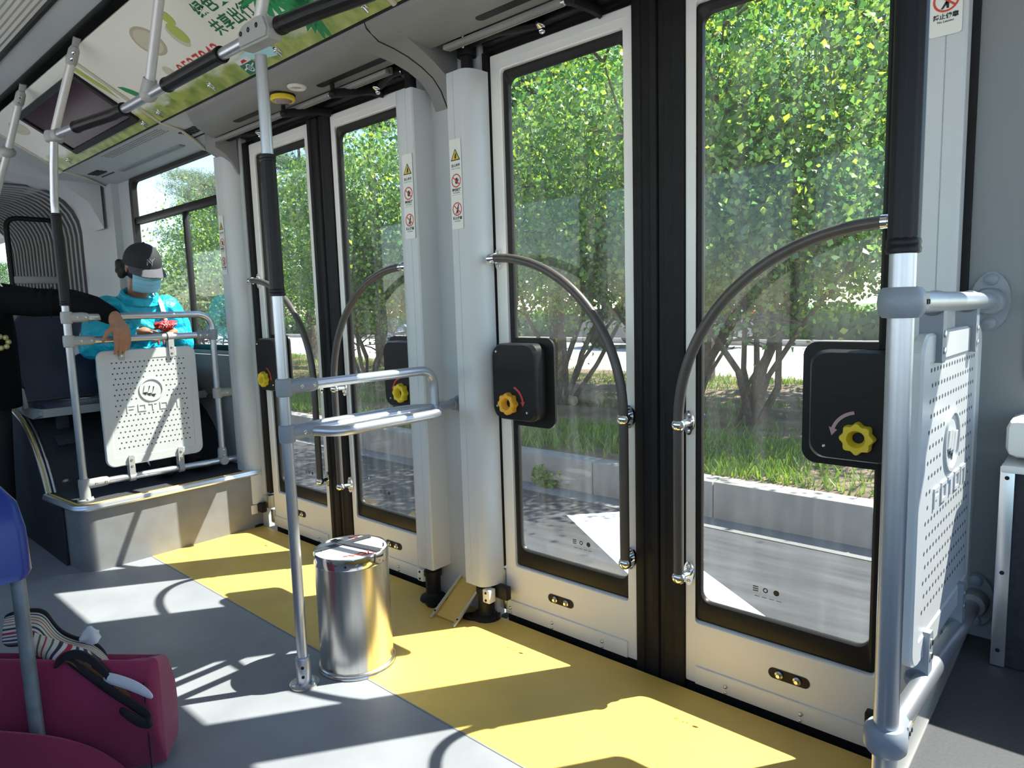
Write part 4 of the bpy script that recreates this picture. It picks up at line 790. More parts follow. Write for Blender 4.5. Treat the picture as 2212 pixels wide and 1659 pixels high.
# loop frame of the joint beside the bellows
lf = thing('joint_guard', (-6.0, 1.45, 1.0), 'dark tubular guard frame with a grey bar in front of the bellows', 'guard frame')
bm = NB(); tube(bm, bend([(-6.0, 1.30, .02), (-6.0, 1.30, 1.88), (-6.0, 1.62, 1.88), (-6.0, 1.62, .02)], .08, 8), .018, 16); obj('frame', bm, 'black', lf)
bm = NB(); box(bm, -6.015, -5.985, 1.29, 1.63, 1.41, 1.465, .008); obj('bar', bm, 'seat_grey', lf)
bm = NB(); box(bm, -6.004, -5.996, 1.31, 1.61, .4, 1.2, .002); obj('board', bm, 'carpet', lf)

# ------------------------------------------------------------ seated passenger in turquoise
def limb(bm, pts, rr, seg=14):
    tube(bm, pts, list(rr), seg)
    for p, r in zip(pts, rr): ball(bm, p, r*.99, 12)
def loft(bm, rings_):
    L = []
    for c, X, Y, a, b in rings_:
        c = Vector(c); L.append([c + Vector(X)*(a*math.cos(2*PI*k/24)) + Vector(Y)*(b*math.sin(2*PI*k/24)) for k in range(24)])
    V = ring(bm, L); bm.faces.new(V[0][::-1]); bm.faces.new(V[-1])
def fingers(bm, palm, d, side, n, curl, thumb_side, sc=1.0):
    """palm centre, pointing direction d, knuckle line side, palm normal n (curl direction)"""
    d = Vector(d).normalized(); s_ = Vector(side).normalized(); n = Vector(n).normalized()
    for k, (o, L1) in enumerate(((-.033, .074), (-.011, .084), (.011, .079), (.032, .062))):
        b = Vector(palm) + d*.040*sc + s_*o*sc; c1 = curl*(1 + .12*k); p = [b - d*.02*sc, b]; a = .25*c1
        for f in (.45, .32, .25):
            a += c1*.55; p.append(p[-1] + (d*math.cos(a) + n*math.sin(a))*L1*f*sc)
        limb(bm, p, [r*sc for r in (.0092, .0092, .0085, .0078, .0066)], 10)
    b = Vector(palm) - d*.015*sc + s_*thumb_side*.032*sc; q = (s_*thumb_side*.75 + d*.55 + n*.35).normalized(); q2 = (s_*thumb_side*.25 + d*.8 + n*.5).normalized()
    limb(bm, [b, b + q*.032*sc, b + q*.032*sc + q2*.028*sc, b + q*.032*sc + q2*.05*sc], [.014*sc, .0115*sc, .0095*sc, .0075*sc], 10)
pa = thing('person', (-4.15, 1.45, .70), 'person in turquoise jacket, dark cap and face mask, seated looking down at a purse', 'person')
HC = Vector((-3.955, 1.45, 1.412)); HF = Vector((.93, .02, -.34)).normalized(); HL = Vector((0, 1, 0)); HL = (HL - HF*HL.dot(HF)).normalized(); HU = HF.cross(HL)
HM = Matrix(((HF.x, HL.x, HU.x, HC.x), (HF.y, HL.y, HU.y, HC.y), (HF.z, HL.z, HU.z, HC.z), (0, 0, 0, 1)))
def H(x, y, z): return HM @ Vector((x, y, z))
HR = HM.to_3x3()
bm = NB(); ball(bm, H(-.01, 0, .025), .092, 24, sc=(1.04, .84, .98), rot=HR); ball(bm, H(.025, 0, -.055), .070, 20, sc=(.92, .80, 1.0), rot=HR); ball(bm, H(.092, 0, -.02), .017, 10, sc=(1, .8, 1.4), rot=HR); ball(bm, H(.055, 0, -.105), .026, 12, rot=HR)
for sd in (1, -1): ball(bm, H(-.012, sd*.080, -.01), .024, 10, sc=(.6, .3, 1.1), rot=HR); ball(bm, H(.066, sd*.034, .008), .013, 10, rot=HR)
limb(bm, [H(-.03, 0, -.07), (-4.06, 1.45, 1.27), (-4.10, 1.45, 1.20)], (.056, .055, .065))
loft(bm, [((-4.10, 1.45, 1.22), (1, 0, 0), (0, 1, 0), .08, .13), ((-4.14, 1.45, 1.10), (1, 0, 0), (0, 1, 0), .10, .16), ((-4.20, 1.45, .95), (1, 0, 0), (0, 1, 0), .10, .15), ((-4.24, 1.45, .80), (1, 0, 0), (0, 1, 0), .11, .165)])
HANDR = Vector((-3.955, 1.425, 1.065)); HANDL = Vector((-3.90, 1.545, 1.055))
for sh, el, ha in (((-4.10, 1.27, 1.19), (-4.13, 1.215, .98), HANDR), ((-4.09, 1.62, 1.19), (-4.06, 1.66, .97), HANDL)):
    limb(bm, [Vector(sh), Vector(el), ha], (.045, .036, .026)); 
ball(bm, HANDR, .040, 14, sc=(1.0, .9, .6)); fingers(bm, HANDR, (.45, .75, -.05), (.7, -.6, 0), (0, .2, -1), .5, -1, .95)
ball(bm, HANDL, .040, 14, sc=(1.0, .9, .6)); fingers(bm, HANDL, (.5, -.75, .0), (.7, .6, 0), (0, -.2, -1), .7, -1, .95)
for y in (1.36, 1.54): limb(bm, [(-4.22, y, .80), (-3.80, y - .01, .80), (-3.74, y, .44), (-3.70, y, .345)], (.075, .055, .042, .035))
body = voxel('body', bm, 'skin', pa, .0055, 3)
bm = NB()
loft(bm, [((-4.075, 1.45, 1.262), (1, 0, -.3), (0, 1, 0), .075, .085), ((-4.085, 1.45, 1.235), (1, 0, 0), (0, 1, 0), .095, .15), ((-4.10, 1.45, 1.19), (1, 0, 0), (0, 1, 0), .115, .20), ((-4.13, 1.45, 1.08), (1, 0, 0), (0, 1, 0), .135, .205), ((-4.18, 1.45, .95), (1, 0, 0), (0, 1, 0), .145, .20), ((-4.22, 1.45, .82), (1, 0, 0), (0, 1, 0), .15, .20), ((-4.22, 1.45, .765), (1, 0, 0), (0, 1, 0), .14, .19)])
limb(bm, [(-4.09, 1.30, 1.19), (-4.11, 1.245, 1.10), (-4.12, 1.215, .99), (-4.07, 1.27, 1.01), (-3.995, 1.38, 1.045)], (.078, .075, .068, .062, .046)); limb(bm, [(-4.085, 1.60, 1.19), (-4.07, 1.645, 1.09), (-4.05, 1.655, .98), (-3.99, 1.62, 1.0), (-3.925, 1.565, 1.035)], (.078, .075, .068, .060, .046))
rj = random.Random(2)
for k in range(26):   # soft folds over sleeves and chest
    a = rj.choice([((-4.02, 1.40, 1.12), .035), ((-4.0, 1.50, 1.02), .04), ((-4.07, 1.25, 1.03), .03), ((-4.02, 1.62, 1.04), .03), ((-4.04, 1.36, 1.00), .04)])
    c = Vector(a[0]) + Vector((rj.uniform(-.02, .01), rj.uniform(-.05, .05), rj.uniform(-.08, .08))); d = Vector((rj.uniform(-.2, .2), rj.uniform(-1, 1), rj.uniform(-.8, .8))).normalized()*rj.uniform(.03, .06); tube(bm, [c - d, c, c + d], [.004, a[1]*.75, .004], 8)
for c, d, r0 in (((-4.0, 1.36, 1.17), (.02, .05, -.09), .020), ((-3.985, 1.44, 1.10), (.01, .08, -.05), .020), ((-4.0, 1.54, 1.17), (.02, -.03, -.09), .018), ((-4.06, 1.215, 1.10), (.01, -.02, .09), .022), ((-4.07, 1.20, 1.00), (.04, .05, .04), .024), ((-4.02, 1.28, 1.03), (.0, .02, .06), .024), ((-3.99, 1.34, 1.055), (.0, .02, .05), .022), ((-4.02, 1.66, 1.08), (.02, .0, .07), .020), ((-3.98, 1.645, 1.0), (.02, .01, .06), .022), ((-3.95, 1.60, 1.03), (.01, .01, .05), .020), ((-4.02, 1.38, .95), (.02, .10, .03), .022), ((-4.03, 1.52, .93), (.02, .10, -.03), .022), ((-4.03, 1.29, 1.22), (.04, .06, .0), .020)):
    c = Vector(c); d = Vector(d); tube(bm, [c - d, c - d*.4, c + d*.4, c + d], [.004, r0, r0*.9, .004], 8)
jk = voxel('jacket', bm, 'jacket', pa, .006, 2)
bm = NB(); L = []
for z, a, b in ((1.235, .095, .112), (1.255, .088, .102), (1.275, .082, .094), (1.28, .070, .080), (1.25, .06, .07)): L.append([Vector((-4.055 + (z-1.24)*.4 + a*math.cos(2*PI*k/28), 1.45 + b*math.sin(2*PI*k/28), z - .035*math.cos(2*PI*k/28))) for k in range(28)])
ring(bm, L); obj('collar', bm, 'jacket', jk)
bm = NB()
for y in (1.36, 1.54): limb(bm, [(-4.24, y, .80), (-3.80, y - .01, .805), (-3.735, y, .45), (-3.71, y, .36)], (.092, .072, .056, .05))
voxel('trousers', bm, 'trousers', pa, .009, 3)
for y in (1.36, 1.54):
    bm = NB(); ball(bm, (-3.66, y, .345), .05, 14, sc=(1.7, .8, .65)); obj('shoe', bm, 'black', pa)
bm = NB(); V = []   # cap crown
for i in range(11):
    t = PI/2*i/10; V.append([H(-.012 + .108*math.cos(t)*math.cos(2*PI*k/32), .092*math.cos(t)*math.sin(2*PI*k/32), .030 + .098*math.sin(t)) for k in range(32)])
V.insert(0, [H(-.012 + .108*math.cos(2*PI*k/32), .092*math.sin(2*PI*k/32), .012) for k in range(32)])
ring(bm, V); ball(bm, H(-.012, 0, .128), .008, 8); cp = obj('cap', bm, 'cap', pa)
bm = NB(); A, B, A2, B2 = [], [], [], []
for k in range(21):
    a = math.radians(-72 + 144*k/20); A.append(H(-.012 + .107*math.cos(a), .091*math.sin(a), .016)); L1 = .082*max(0, math.cos(a*1.2))**.6; B.append(H(-.012 + (.107+L1)*math.cos(a*.8), .098*math.sin(a), .004 - .012*abs(math.sin(a)) - L1*.10))
o1 = HU*.004
V = [[bm.verts.new(p) for p in A], [bm.verts.new(p) for p in B], [bm.verts.new(p - o1) for p in B], [bm.verts.new(p - o1) for p in A]]
for a, b in zip(V, V[1:]):
    for k in range(20): bm.faces.new((a[k], a[k+1], b[k+1], b[k]))
obj('cap_brim', bm, 'cap_brim', cp)
bm = NB()
for st_ in ([(-.020, -.016), (-.020, .016), (.006, -.016), (.006, .016)], [(-.010, .022), (.004, .003), (.018, .022)], [(.004, .003), (.004, -.020)]):
    tube(bm, [H(.0 + .088 + .004 - (.030 if z > 0 else .0)*abs(z)*8, y*1.0, .055 + z) + HF*.006 for y, z in st_], .0016, 6)
obj('cap_emblem', bm, 'silver_thread', cp)
bm = NB(); V = []
for i in range(9):
    t = -1 + 2*i/8; V.append([H(.020 + .083*math.cos(1.15*(k/12*2-1))*(1 - .10*t*t) + .020*(1-abs(k/12*2-1))*(1-abs(t)), .077*math.sin(1.25*(k/12*2-1))*(1 - .06*max(0, -t)**2), -.058 + .058*t) for k in range(13)])
W2 = [[bm.verts.new(p) for p in r] for r in V]
for a, b in zip(W2, W2[1:]):
    for k in range(12): bm.faces.new((a[k], a[k+1], b[k+1], b[k]))
mk = obj('face_mask', bm, 'mask', pa)
for zz in (-.085, -.062, -.040):
    bm2 = NB(); tube(bm2, [H(.020 + .084*math.cos(1.05*a) + .020*(1-abs(a)) + .001, .078*math.sin(1.15*a), zz) for a in [q/6 - 1 for q in range(13)]], .0022, 6); obj('pleat', bm2, 'mask', mk)
md = mk.modifiers.new('thickness', 'SOLIDIFY'); md.thickness = .0025; md.offset = 1
for sd in (1, -1):
    bm = NB(); tube(bm, [H(.055, sd*.070, -.012), H(.02, sd*.080, .0), H(-.02, sd*.084, .005)], .0015, 6); obj('ear_loop', bm, 'white', mk)
bm = NB(); rh = random.Random(5)
for sd in (1, -1):
    for k in range(9): ball(bm, H(-.045 + rh.uniform(-.03, .02), sd*(.078 + rh.uniform(0, .018)), -.015 + rh.uniform(-.04, .04)), rh.uniform(.014, .024), 10)
for k in range(14): ball(bm, H(-.085 + rh.uniform(-.02, .012), rh.uniform(-.06, .06), -.03 + rh.uniform(-.03, .04)), rh.uniform(.018, .028), 10)
ball(bm, H(-.06, -.086, -.012), .032, 12); ball(bm, H(-.032, 0, -.012), .088, 20, sc=(.95, .97, .85), rot=HR); voxel('hair', bm, 'hair', pa, .005, 2)
bm = NB(); tube(bm, [(-4.045, 1.53, 1.272), (-3.985, 1.535, 1.225), (-3.973, 1.545, 1.15), (-3.985, 1.555, 1.08), (-4.01, 1.56, 1.0)], .013, 10, flat=.25); obj('bag_strap', bm, 'bagstrap', pa)
bm = NB(); bmesh.ops.create_icosphere(bm, subdivisions=4, radius=1)
for v in bm.verts:
    p = v.co.copy(); k = 1 + .18*math.sin(7*p.x + 3*p.y) + .14*math.sin(9*p.y - 5*p.z) + .08*math.sin(17*p.x*p.y + 6*p.z); q = Vector((p.x*.034*k, p.y*.052*k, p.z*.026*k + .018*max(0, p.y)**2))
    v.co = Vector((-3.895, 1.515, 1.092)) + q
tube(bm, [(-3.95, 1.53, 1.09), (-3.965, 1.535, 1.13), (-3.972, 1.54, 1.17)], .006, 8); pu = tag(obj('purse', bm, 'purse', ang=50), 'small red crumpled purse held by the passenger in turquoise', 'purse')
bm = NB()
for k in range(4): tube(bm, [(-3.864 + .003*k, 1.485 + .016*k, 1.108 - .003*k), (-3.858, 1.495 + .016*k, 1.095), (-3.862, 1.488 + .016*k, 1.082)], .0018, 6)
obj('white_print', bm, 'white', pu)

# ------------------------------------------------------------ standing passenger in black, mostly beyond the left edge
pb = thing('person', (-4.10, .66, 0), 'person in black jacket at the left edge, hand hanging over the guard rail', 'person')
SH, EL, WR = Vector((-4.06, .815, 1.255)), Vector((-3.79, 1.055, 1.225)), Vector((-3.478, 1.128, 1.150)); HD = Vector((-3.452, 1.142, 1.085))
bm = NB(); ball(bm, (-4.10, .66, 1.52), .098, 20, sc=(1, .84, 1.2)); ball(bm, (-4.04, .67, 1.45), .06, 14); ball(bm, (-4.00, .67, 1.50), .016, 8); limb(bm, [(-4.11, .66, 1.44), (-4.12, .66, 1.33)], (.056, .06))
loft(bm, [((-4.12, .66, 1.30), (1, 0, 0), (0, 1, 0), .09, .14), ((-4.12, .66, 1.15), (1, 0, 0), (0, 1, 0), .11, .16), ((-4.12, .66, .95), (1, 0, 0), (0, 1, 0), .10, .14), ((-4.12, .66, .80), (1, 0, 0), (0, 1, 0), .11, .155)])
limb(bm, [SH, EL, WR], (.05, .040, .030)); limb(bm, [WR, HD], (.029, .036)); ball(bm, HD, .043, 16, sc=(.62, .95, 1.1))
fingers(bm, HD, (.10, .08, -1), (-.25, .97, 0), (-1, -.2, 0), .36, -1, 1.0)
limb(bm, [(-4.12, .50, 1.27), (-4.14, .44, 1.0), (-4.10, .46, .78)], (.05, .04, .03)); ball(bm, (-4.08, .46, .73), .045, 12)
for y in (.58, .735): limb(bm, [(-4.12, y, .82), (-4.10, y, .44), (-4.12, y, .06)], (.08, .055, .04))
voxel('body', bm, 'skin', pb, .0045, 2)
bm = NB(); loft(bm, [((-4.12, .66, 1.36), (1, 0, 0), (0, 1, 0), .075, .08), ((-4.12, .66, 1.31), (1, 0, 0), (0, 1, 0), .11, .18), ((-4.11, .67, 1.22), (1, 0, 0), (0, 1, 0), .14, .205), ((-4.10, .68, 1.05), (1, 0, 0), (0, 1, 0), .15, .20), ((-4.09, .68, .85), (1, 0, 0), (0, 1, 0), .155, .195), ((-4.09, .68, .72), (1, 0, 0), (0, 1, 0), .155, .19)])
limb(bm, [(-4.10, .78, 1.265), SH, (SH+EL)/2 + Vector((0, 0, -.01)), EL, (EL*.5+WR*.5) + Vector((0, 0, .012)), WR*.93 + EL*.07], (.085, .078, .070, .064, .055, .043)); limb(bm, [(-4.12, .49, 1.27), (-4.14, .44, 1.0), (-4.11, .46, .80)], (.085, .07, .05))
for k in range(12):
    c = SH.lerp(EL, rj.random()) + Vector((rj.uniform(.02, .05), rj.uniform(-.06, -.03), rj.uniform(-.05, .05))); d = Vector((rj.uniform(-.3, .3), rj.uniform(-.3, .3), 1)).normalized()*.05; tube(bm, [c - d, c, c + d], [.004, .014, .004], 8)
jb = voxel('jacket', bm, 'jacket_black', pb, .008, 4)
bm = NB()
for y in (.58, .735): limb(bm, [(-4.12, y, .80), (-4.10, y, .44), (-4.12, y, .09)], (.10, .075, .062))
voxel('trousers', bm, 'trousers', pb, .010, 3)
for y in (.58, .735):
    bm = NB(); ball(bm, (-4.07, y, .045), .05, 14, sc=(2.0, .9, .88)); obj('shoe', bm, 'black', pb)
bm = NB(); V = []
for i in range(9):
    t = PI/2*i/8; V.append([Vector((-4.11 + .104*math.cos(t)*math.cos(2*PI*k/24), .66 + .09*math.cos(t)*math.sin(2*PI*k/24), 1.53 + .115*math.sin(t))) for k in range(24)])
ring(bm, V); obj('hair', bm, 'hair', pb)
bm = NB(); bx0 = Vector((-4.005, .815, 1.325))
for a in (.6, 2.2): tube(bm, [bx0, bx0 + Vector((.02*math.cos(a), .02*math.sin(a), -.022))], .004, 6); tube(bm, [bx0, bx0 + Vector((.02*math.cos(a), .02*math.sin(a), .018))], .004, 6)
obj('sleeve_emblem', bm, 'white', jb)
bm = NB(); c = Vector((-3.968, .79, 1.045))
for k in range(7): ball(bm, c + Vector((.004, .026*math.cos(k*.9), .028*math.sin(k*.9))), .013, 8)
obj('chest_badge', bm, 'badge', jb)

# ------------------------------------------------------------ near seat at the left edge, bag on the floor
ns_ = thing('bus_seat', (-1.98, .24, 0), 'blue plastic seat with worn grey tube leg at the left edge', 'seat')
bm = NB(); tube(bm, [(-1.846, .350, .0), (-1.868, .352, .20), (-1.902, .356, .545), (-1.91, .355, .62)], .0155, 16); obj('leg', bm, 'old_tube', ns_)
bm = NB(); tube(bm, [(-2.02, .05, .0), (-2.03, .06, .30), (-2.06, .07, .60)], .0155, 16); obj('leg', bm, 'old_tube', ns_)
bm = NB(); V = []
for z, dx, w0 in ((.545, .0, .0), (.56, -.005, .012), (.66, -.018, .012), (.72, -.035, .004), (.76, -.065, -.02), (.785, -.11, -.05)):
    V.append([(-1.905 + dx + .030*w0 + a, .30 + w0 + b, z) for a, b in rrect(-.24, .024, -.34, .075, .024)])
Q = ring(bm, V); bm.faces.new(Q[0]); bm.faces.new(Q[-1]); obj('shell', bm, 'blue', ns_)
bag = thing('shopping_bag', (-1.945, .455, 0), 'maroon cloth shopping bag on the floor beside the blue seat', 'bag')
bc = Vector((-1.941, .440, 0)); bu = Vector((.6, .8, 0)); bv = Vector((-.8, .6, 0))   # along the wide face, and away from the camera
def B_(u, v, z): return tuple(bc + bu*u + bv*v + Vector((0, 0, z)))
bm = NB(); V = []
for z, a, b, r in ((0.002, .222, .065, .02), (.012, .233, .074, .025), (.09, .240, .084, .028), (.18, .236, .080, .026), (.25, .230, .070, .022), (.283, .226, .062, .016), (.290, .218, .054, .012), (.286, .15, .035, .01), (.280, .07, .012, .004)):
    L = []
    for k, (x, y) in enumerate(rrect(-a, a, -b, b, r, 8)):
        wv = .010*math.sin(9*x/a + 14*z) + .007*math.sin(23*z + 5*y/b); zz = z
        if z > .2: zz += -.045*math.exp(-((x + .02)/.09)**2)*(z-.2)/.09*(1 if y < 0 else .3) - (.04*(y/b > .3) if z < .288 else .03*(y/b > .3)) + (.055*min(1, max(0, (-x-.02)/.15)))
        L.append(B_(x + wv*.4, y + wv*(1 if abs(y) > b*.8 else .3), zz))
    V.append(L)
Q = ring(bm, V); bm.faces.new(Q[0][::-1]); bm.faces.new(Q[-1]); bmesh.ops.remove_doubles(bm, verts=bm.verts[:], dist=1e-5)
bo = obj('body', bm, 'maroon', bag, ang=60); sd_ = bo.modifiers.new('soft', 'SUBSURF'); sd_.levels = 2; sd_.render_levels = 2
bm = NB(); tube(bm, [B_(-.035, -.093 + .010*math.sin(9*z), z) for z in (.005, .05, .1, .15, .2, .235)], .0016, 6); tube(bm, [B_(.205, -.085, z) for z in (.005, .05, .1, .15, .2, .25)], .0016, 6); obj('seam', bm, 'strap', bo)
def sheet(name, rows, m, par, th=.004, stripe=None):
    """soft cloth through a grid of points, subdivided; stripe 'r' or 'c' = direction the stripes step in"""
    bm = NB(); uv = bm.loops.layers.uv.new('stripe'); G = [[bm.verts.new(p) for p in r_] for r_ in rows]; nr, nc = len(G), len(G[0])
    for i in range(nr-1):
        for k in range(nc-1):
            f = bm.faces.new((G[i][k], G[i+1][k], G[i+1][k+1], G[i][k+1]))
            for l, (a, c_) in zip(f.loops, ((i, k), (i+1, k), (i+1, k+1), (i, k+1))): l[uv].uv = ((a/(nr-1) if stripe == 'r' else c_/(nc-1)), 0)
    o = obj(name, bm, m, par, ang=180); q = o.modifiers.new('soft', 'SUBSURF'); q.levels = 3; q.render_levels = 3
    t = o.modifiers.new('thick', 'SOLIDIFY'); t.thickness = th; t.offset = 0; return o
sheet('flap', [[B_(u, v, z0*f) for u, v, f in ((-.42, -.10, 1.2), (-.27, -.140, 1.15), (-.13, -.166, 1.08), (-.03, -.176, 1.0), (.05, -.164, .85), (.11, -.128, .55), (.15, -.098, .2))] for z0 in (.215, .19, .10, .03)], 'maroon', bag)
sheet('handle', [[tuple(Vector(p) + Vector(q)) for p in  [(-1.874, 0.434, 0.318), (-1.837, 0.456, 0.291), (-1.796, 0.481, 0.257), (-1.753, 0.503, 0.235), (-1.709, 0.525, 0.212), (-1.672, 0.541, 0.197), (-1.67, 0.535, 0.185), (-1.696, 0.518, 0.185), (-1.735, 0.495, 0.214)]] for q in ((0, 0, .012), (.004, -.006, .0), (0, 0, -.014))], 'strap', bag, .006)
# striped cloth bag lying in the opening
st_m = bpy.data.materials.new('striped cloth'); st_m.use_nodes = True; N_ = st_m.node_tree.nodes; L_ = st_m.node_tree.links; b_ = N_['Principled BSDF']; b_.inputs['Roughness'].default_value = .85
uvn = N_.new('ShaderNodeUVMap'); uvn.uv_map = 'stripe'; sp_ = N_.new('ShaderNodeSeparateXYZ'); L_.new(uvn.outputs[0], sp_.inputs[0]); rp = N_.new('ShaderNodeValToRGB'); rp.color_ramp.interpolation = 'CONSTANT'; L_.new(sp_.outputs['X'], rp.inputs[0])
cols = [(0, (.02, .02, .022)), (.06, (.62, .60, .56)), (.11, (.035, .03, .06)), (.16, (.64, .60, .54)), (.23, (.16, .10, .035)), (.26, (.62, .58, .48)), (.32, (.45, .03, .03)), (.345, (.62, .58, .48)), (.42, (.09, .10, .06)), (.45, (.62, .60, .55)), (.52, (.03, .03, .05)), (.58, (.66, .64, .62)), (.64, (.40, .02, .05)), (.70, (.62, .62, .62)), (.745, (.05, .04, .09)), (.78, (.64, .63, .63)), (.83, (.03, .03, .10)), (.88, (.64, .64, .64)), (.92, (.12, .05, .08)), (.97, (.02, .02, .022))]
for k, (p, c) in enumerate(cols):
    e = rp.color_ramp.elements[k] if k < 2 else rp.color_ramp.elements.new(p); e.position = p; e.color = (*c, 1)
L_.new(rp.outputs[0], b_.inputs['Base Color']); M['stripe'] = st_m
cl = thing('cloth_pouch', (-1.95, .44, .29), 'striped cloth pouch with black trim lying on top of the maroon bag', 'pouch')
sheet('back_fold',  [[(-2.287, 0.389, 0.323), (-2.224, 0.422, 0.343), (-2.159, 0.454, 0.354), (-2.12, 0.458, 0.329), (-2.075, 0.468, 0.305), (-2.018, 0.49, 0.296), (-1.962, 0.514, 0.298), (-1.924, 0.529, 0.266)], [(-2.24, 0.377, 0.324), (-2.177, 0.409, 0.34), (-2.118, 0.436, 0.348), (-2.079, 0.44, 0.327), (-2.035, 0.45, 0.306), (-1.98, 0.472, 0.301), (-1.932, 0.5, 0.301), (-1.887, 0.522, 0.267)], [(-2.169, 0.359, 0.318), (-2.109, 0.388, 0.334), (-2.056, 0.41, 0.346), (-2.018, 0.414, 0.327), (-1.985, 0.428, 0.311), (-1.943, 0.452, 0.308), (-1.892, 0.484, 0.307), (-1.839, 0.511, 0.268)], [(-2.119, 0.347, 0.303), (-2.064, 0.372, 0.317), (-2.018, 0.387, 0.33), (-1.988, 0.399, 0.319), (-1.954, 0.414, 0.308), (-1.921, 0.443, 0.304), (-1.88, 0.479, 0.293), (-1.836, 0.512, 0.252)]], 'stripe', cl, .004, 'r')
sheet('front_fold',  [[(-2.056, 0.386, 0.358), (-2.029, 0.402, 0.35), (-2.0, 0.419, 0.342), (-1.972, 0.436, 0.334), (-1.944, 0.453, 0.324), (-1.911, 0.475, 0.316), (-1.883, 0.491, 0.306)], [(-2.021, 0.375, 0.351), (-1.989, 0.389, 0.348), (-1.956, 0.405, 0.343), (-1.93, 0.421, 0.335), (-1.902, 0.438, 0.333), (-1.87, 0.465, 0.317), (-1.834, 0.493, 0.298)], [(-2.003, 0.374, 0.335), (-1.977, 0.385, 0.332), (-1.949, 0.395, 0.327), (-1.924, 0.403, 0.323), (-1.901, 0.409, 0.317), (-1.886, 0.437, 0.319), (-1.81, 0.499, 0.284)], [(-2.012, 0.378, 0.318), (-1.986, 0.387, 0.316), (-1.958, 0.398, 0.31), (-1.933, 0.406, 0.304), (-1.91, 0.412, 0.302), (-1.892, 0.442, 0.3), (-1.814, 0.506, 0.263)]], 'stripe', cl, .004, 'c')
tr1 = [(-2.291, 0.391, 0.331), (-2.228, 0.424, 0.351), (-2.163, 0.456, 0.362), (-2.124, 0.46, 0.337), (-2.079, 0.47, 0.313), (-2.022, 0.492, 0.304), (-1.966, 0.516, 0.306), (-1.928, 0.531, 0.274)]
sheet('trim_edge', [tr1, [tuple(Vector(p) + Vector((.003, -.004, -.022))) for p in tr1]], 'strap', cl, .007)
tr2 =  [(-1.895, 0.408, 0.314), (-1.882, 0.423, 0.338), (-1.861, 0.443, 0.347), (-1.84, 0.461, 0.339), (-1.818, 0.478, 0.319), (-1.792, 0.495, 0.284), (-1.783, 0.501, 0.267)]
sheet('trim_edge', [tr2, [tuple(Vector(p) + Vector((.003, -.004, -.020))) for p in tr2]], 'strap', cl, .007)
sheet('lining', [ [(-1.901, 0.417, 0.322), (-1.88, 0.437, 0.33), (-1.858, 0.454, 0.315), (-1.836, 0.471, 0.291), (-1.813, 0.487, 0.271), (-1.791, 0.505, 0.256), (-1.76, 0.528, 0.226)],  [(-1.883, 0.412, 0.316), (-1.862, 0.431, 0.32), (-1.844, 0.443, 0.297), (-1.822, 0.46, 0.273), (-1.796, 0.48, 0.253), (-1.774, 0.497, 0.238), (-1.748, 0.518, 0.221)]], 'inner', cl, .004)
def tissue(c, sz, label, seed):
    r = random.Random(seed); bm = NB(); bmesh.ops.create_icosphere(bm, subdivisions=3, radius=1)
    for v in bm.verts:
        p = v.co.copy(); k = 1 + .16*math.sin(4*p.x + 2*p.y + seed) + .12*math.sin(7*p.z - 3*p.x); q = Vector((p.x*sz[0]*k, p.y*sz[1]*k, p.z*sz[2]*k)); v.co = Vector(c) + bu*q.x + bv*q.y + Vector((0, 0, q.z - .35*q.x*(1 if sz[0] > .05 else 0)))
    return tag(obj('tissue', bm, 'tissue', ang=50), label, 'tissue', 'white tissues on the maroon bag')
tissue((-1.982, .512, .312), (.026, .018, .024), 'small white tissue sticking up behind the striped pouch', 1)
tag(sheet('tissue', [[(-1.81, .487, .288), (-1.765, .509, .284), (-1.715, .535, .272), (-1.678, .549, .250)], [(-1.80, .482, .272), (-1.757, .503, .268), (-1.71, .528, .258), (-1.674, .545, .244)], [(-1.80, .485, .262), (-1.757, .506, .258), (-1.712, .53, .246), (-1.678, .546, .236)]], 'tissue', None, .004), 'long white tissue hanging out of the front of the striped pouch', 'tissue', 'white tissues on the maroon bag')

# ------------------------------------------------------------ box and seat at the right edge
hb = thing('equipment_box', (.1, 1.58, .405), 'dark box with aluminium corner strip on the right raised floor', 'box')
bm = NB(); box(bm, -.148, .9, 1.585, 1.693, .406, .80, .004); obj('body', bm, 'carpet', hb)
bm = NB(); box(bm, -.1535, -.1475, 1.583, 1.612, .345+.061, .812, .001); box(bm, -.1535, -.130, 1.579, 1.585, .407, .812, .001); cs = obj('corner_strip', bm, 'alu_edge', hb)
for z in (.44, .60, .79):
    bm = NB(); lathe(bm, [(.004, 0), (.004, .0015), (.002, .002)], (-.142, 1.5785, z), (0, -1, 0), 10); obj('screw', bm, 'black', cs)
bm = NB(); box(bm, -.152, .9, 1.575, 1.694, .80, .815, .003); obj('top_board', bm, 'white', hb)
hs = bm = NB(); box(bm, -.148, .5, 1.57, 1.69, .83, .905, .018); tag(obj('cushion', bm, 'white'), 'white padded ledge above the dark box at the right photo edge', 'cushion')

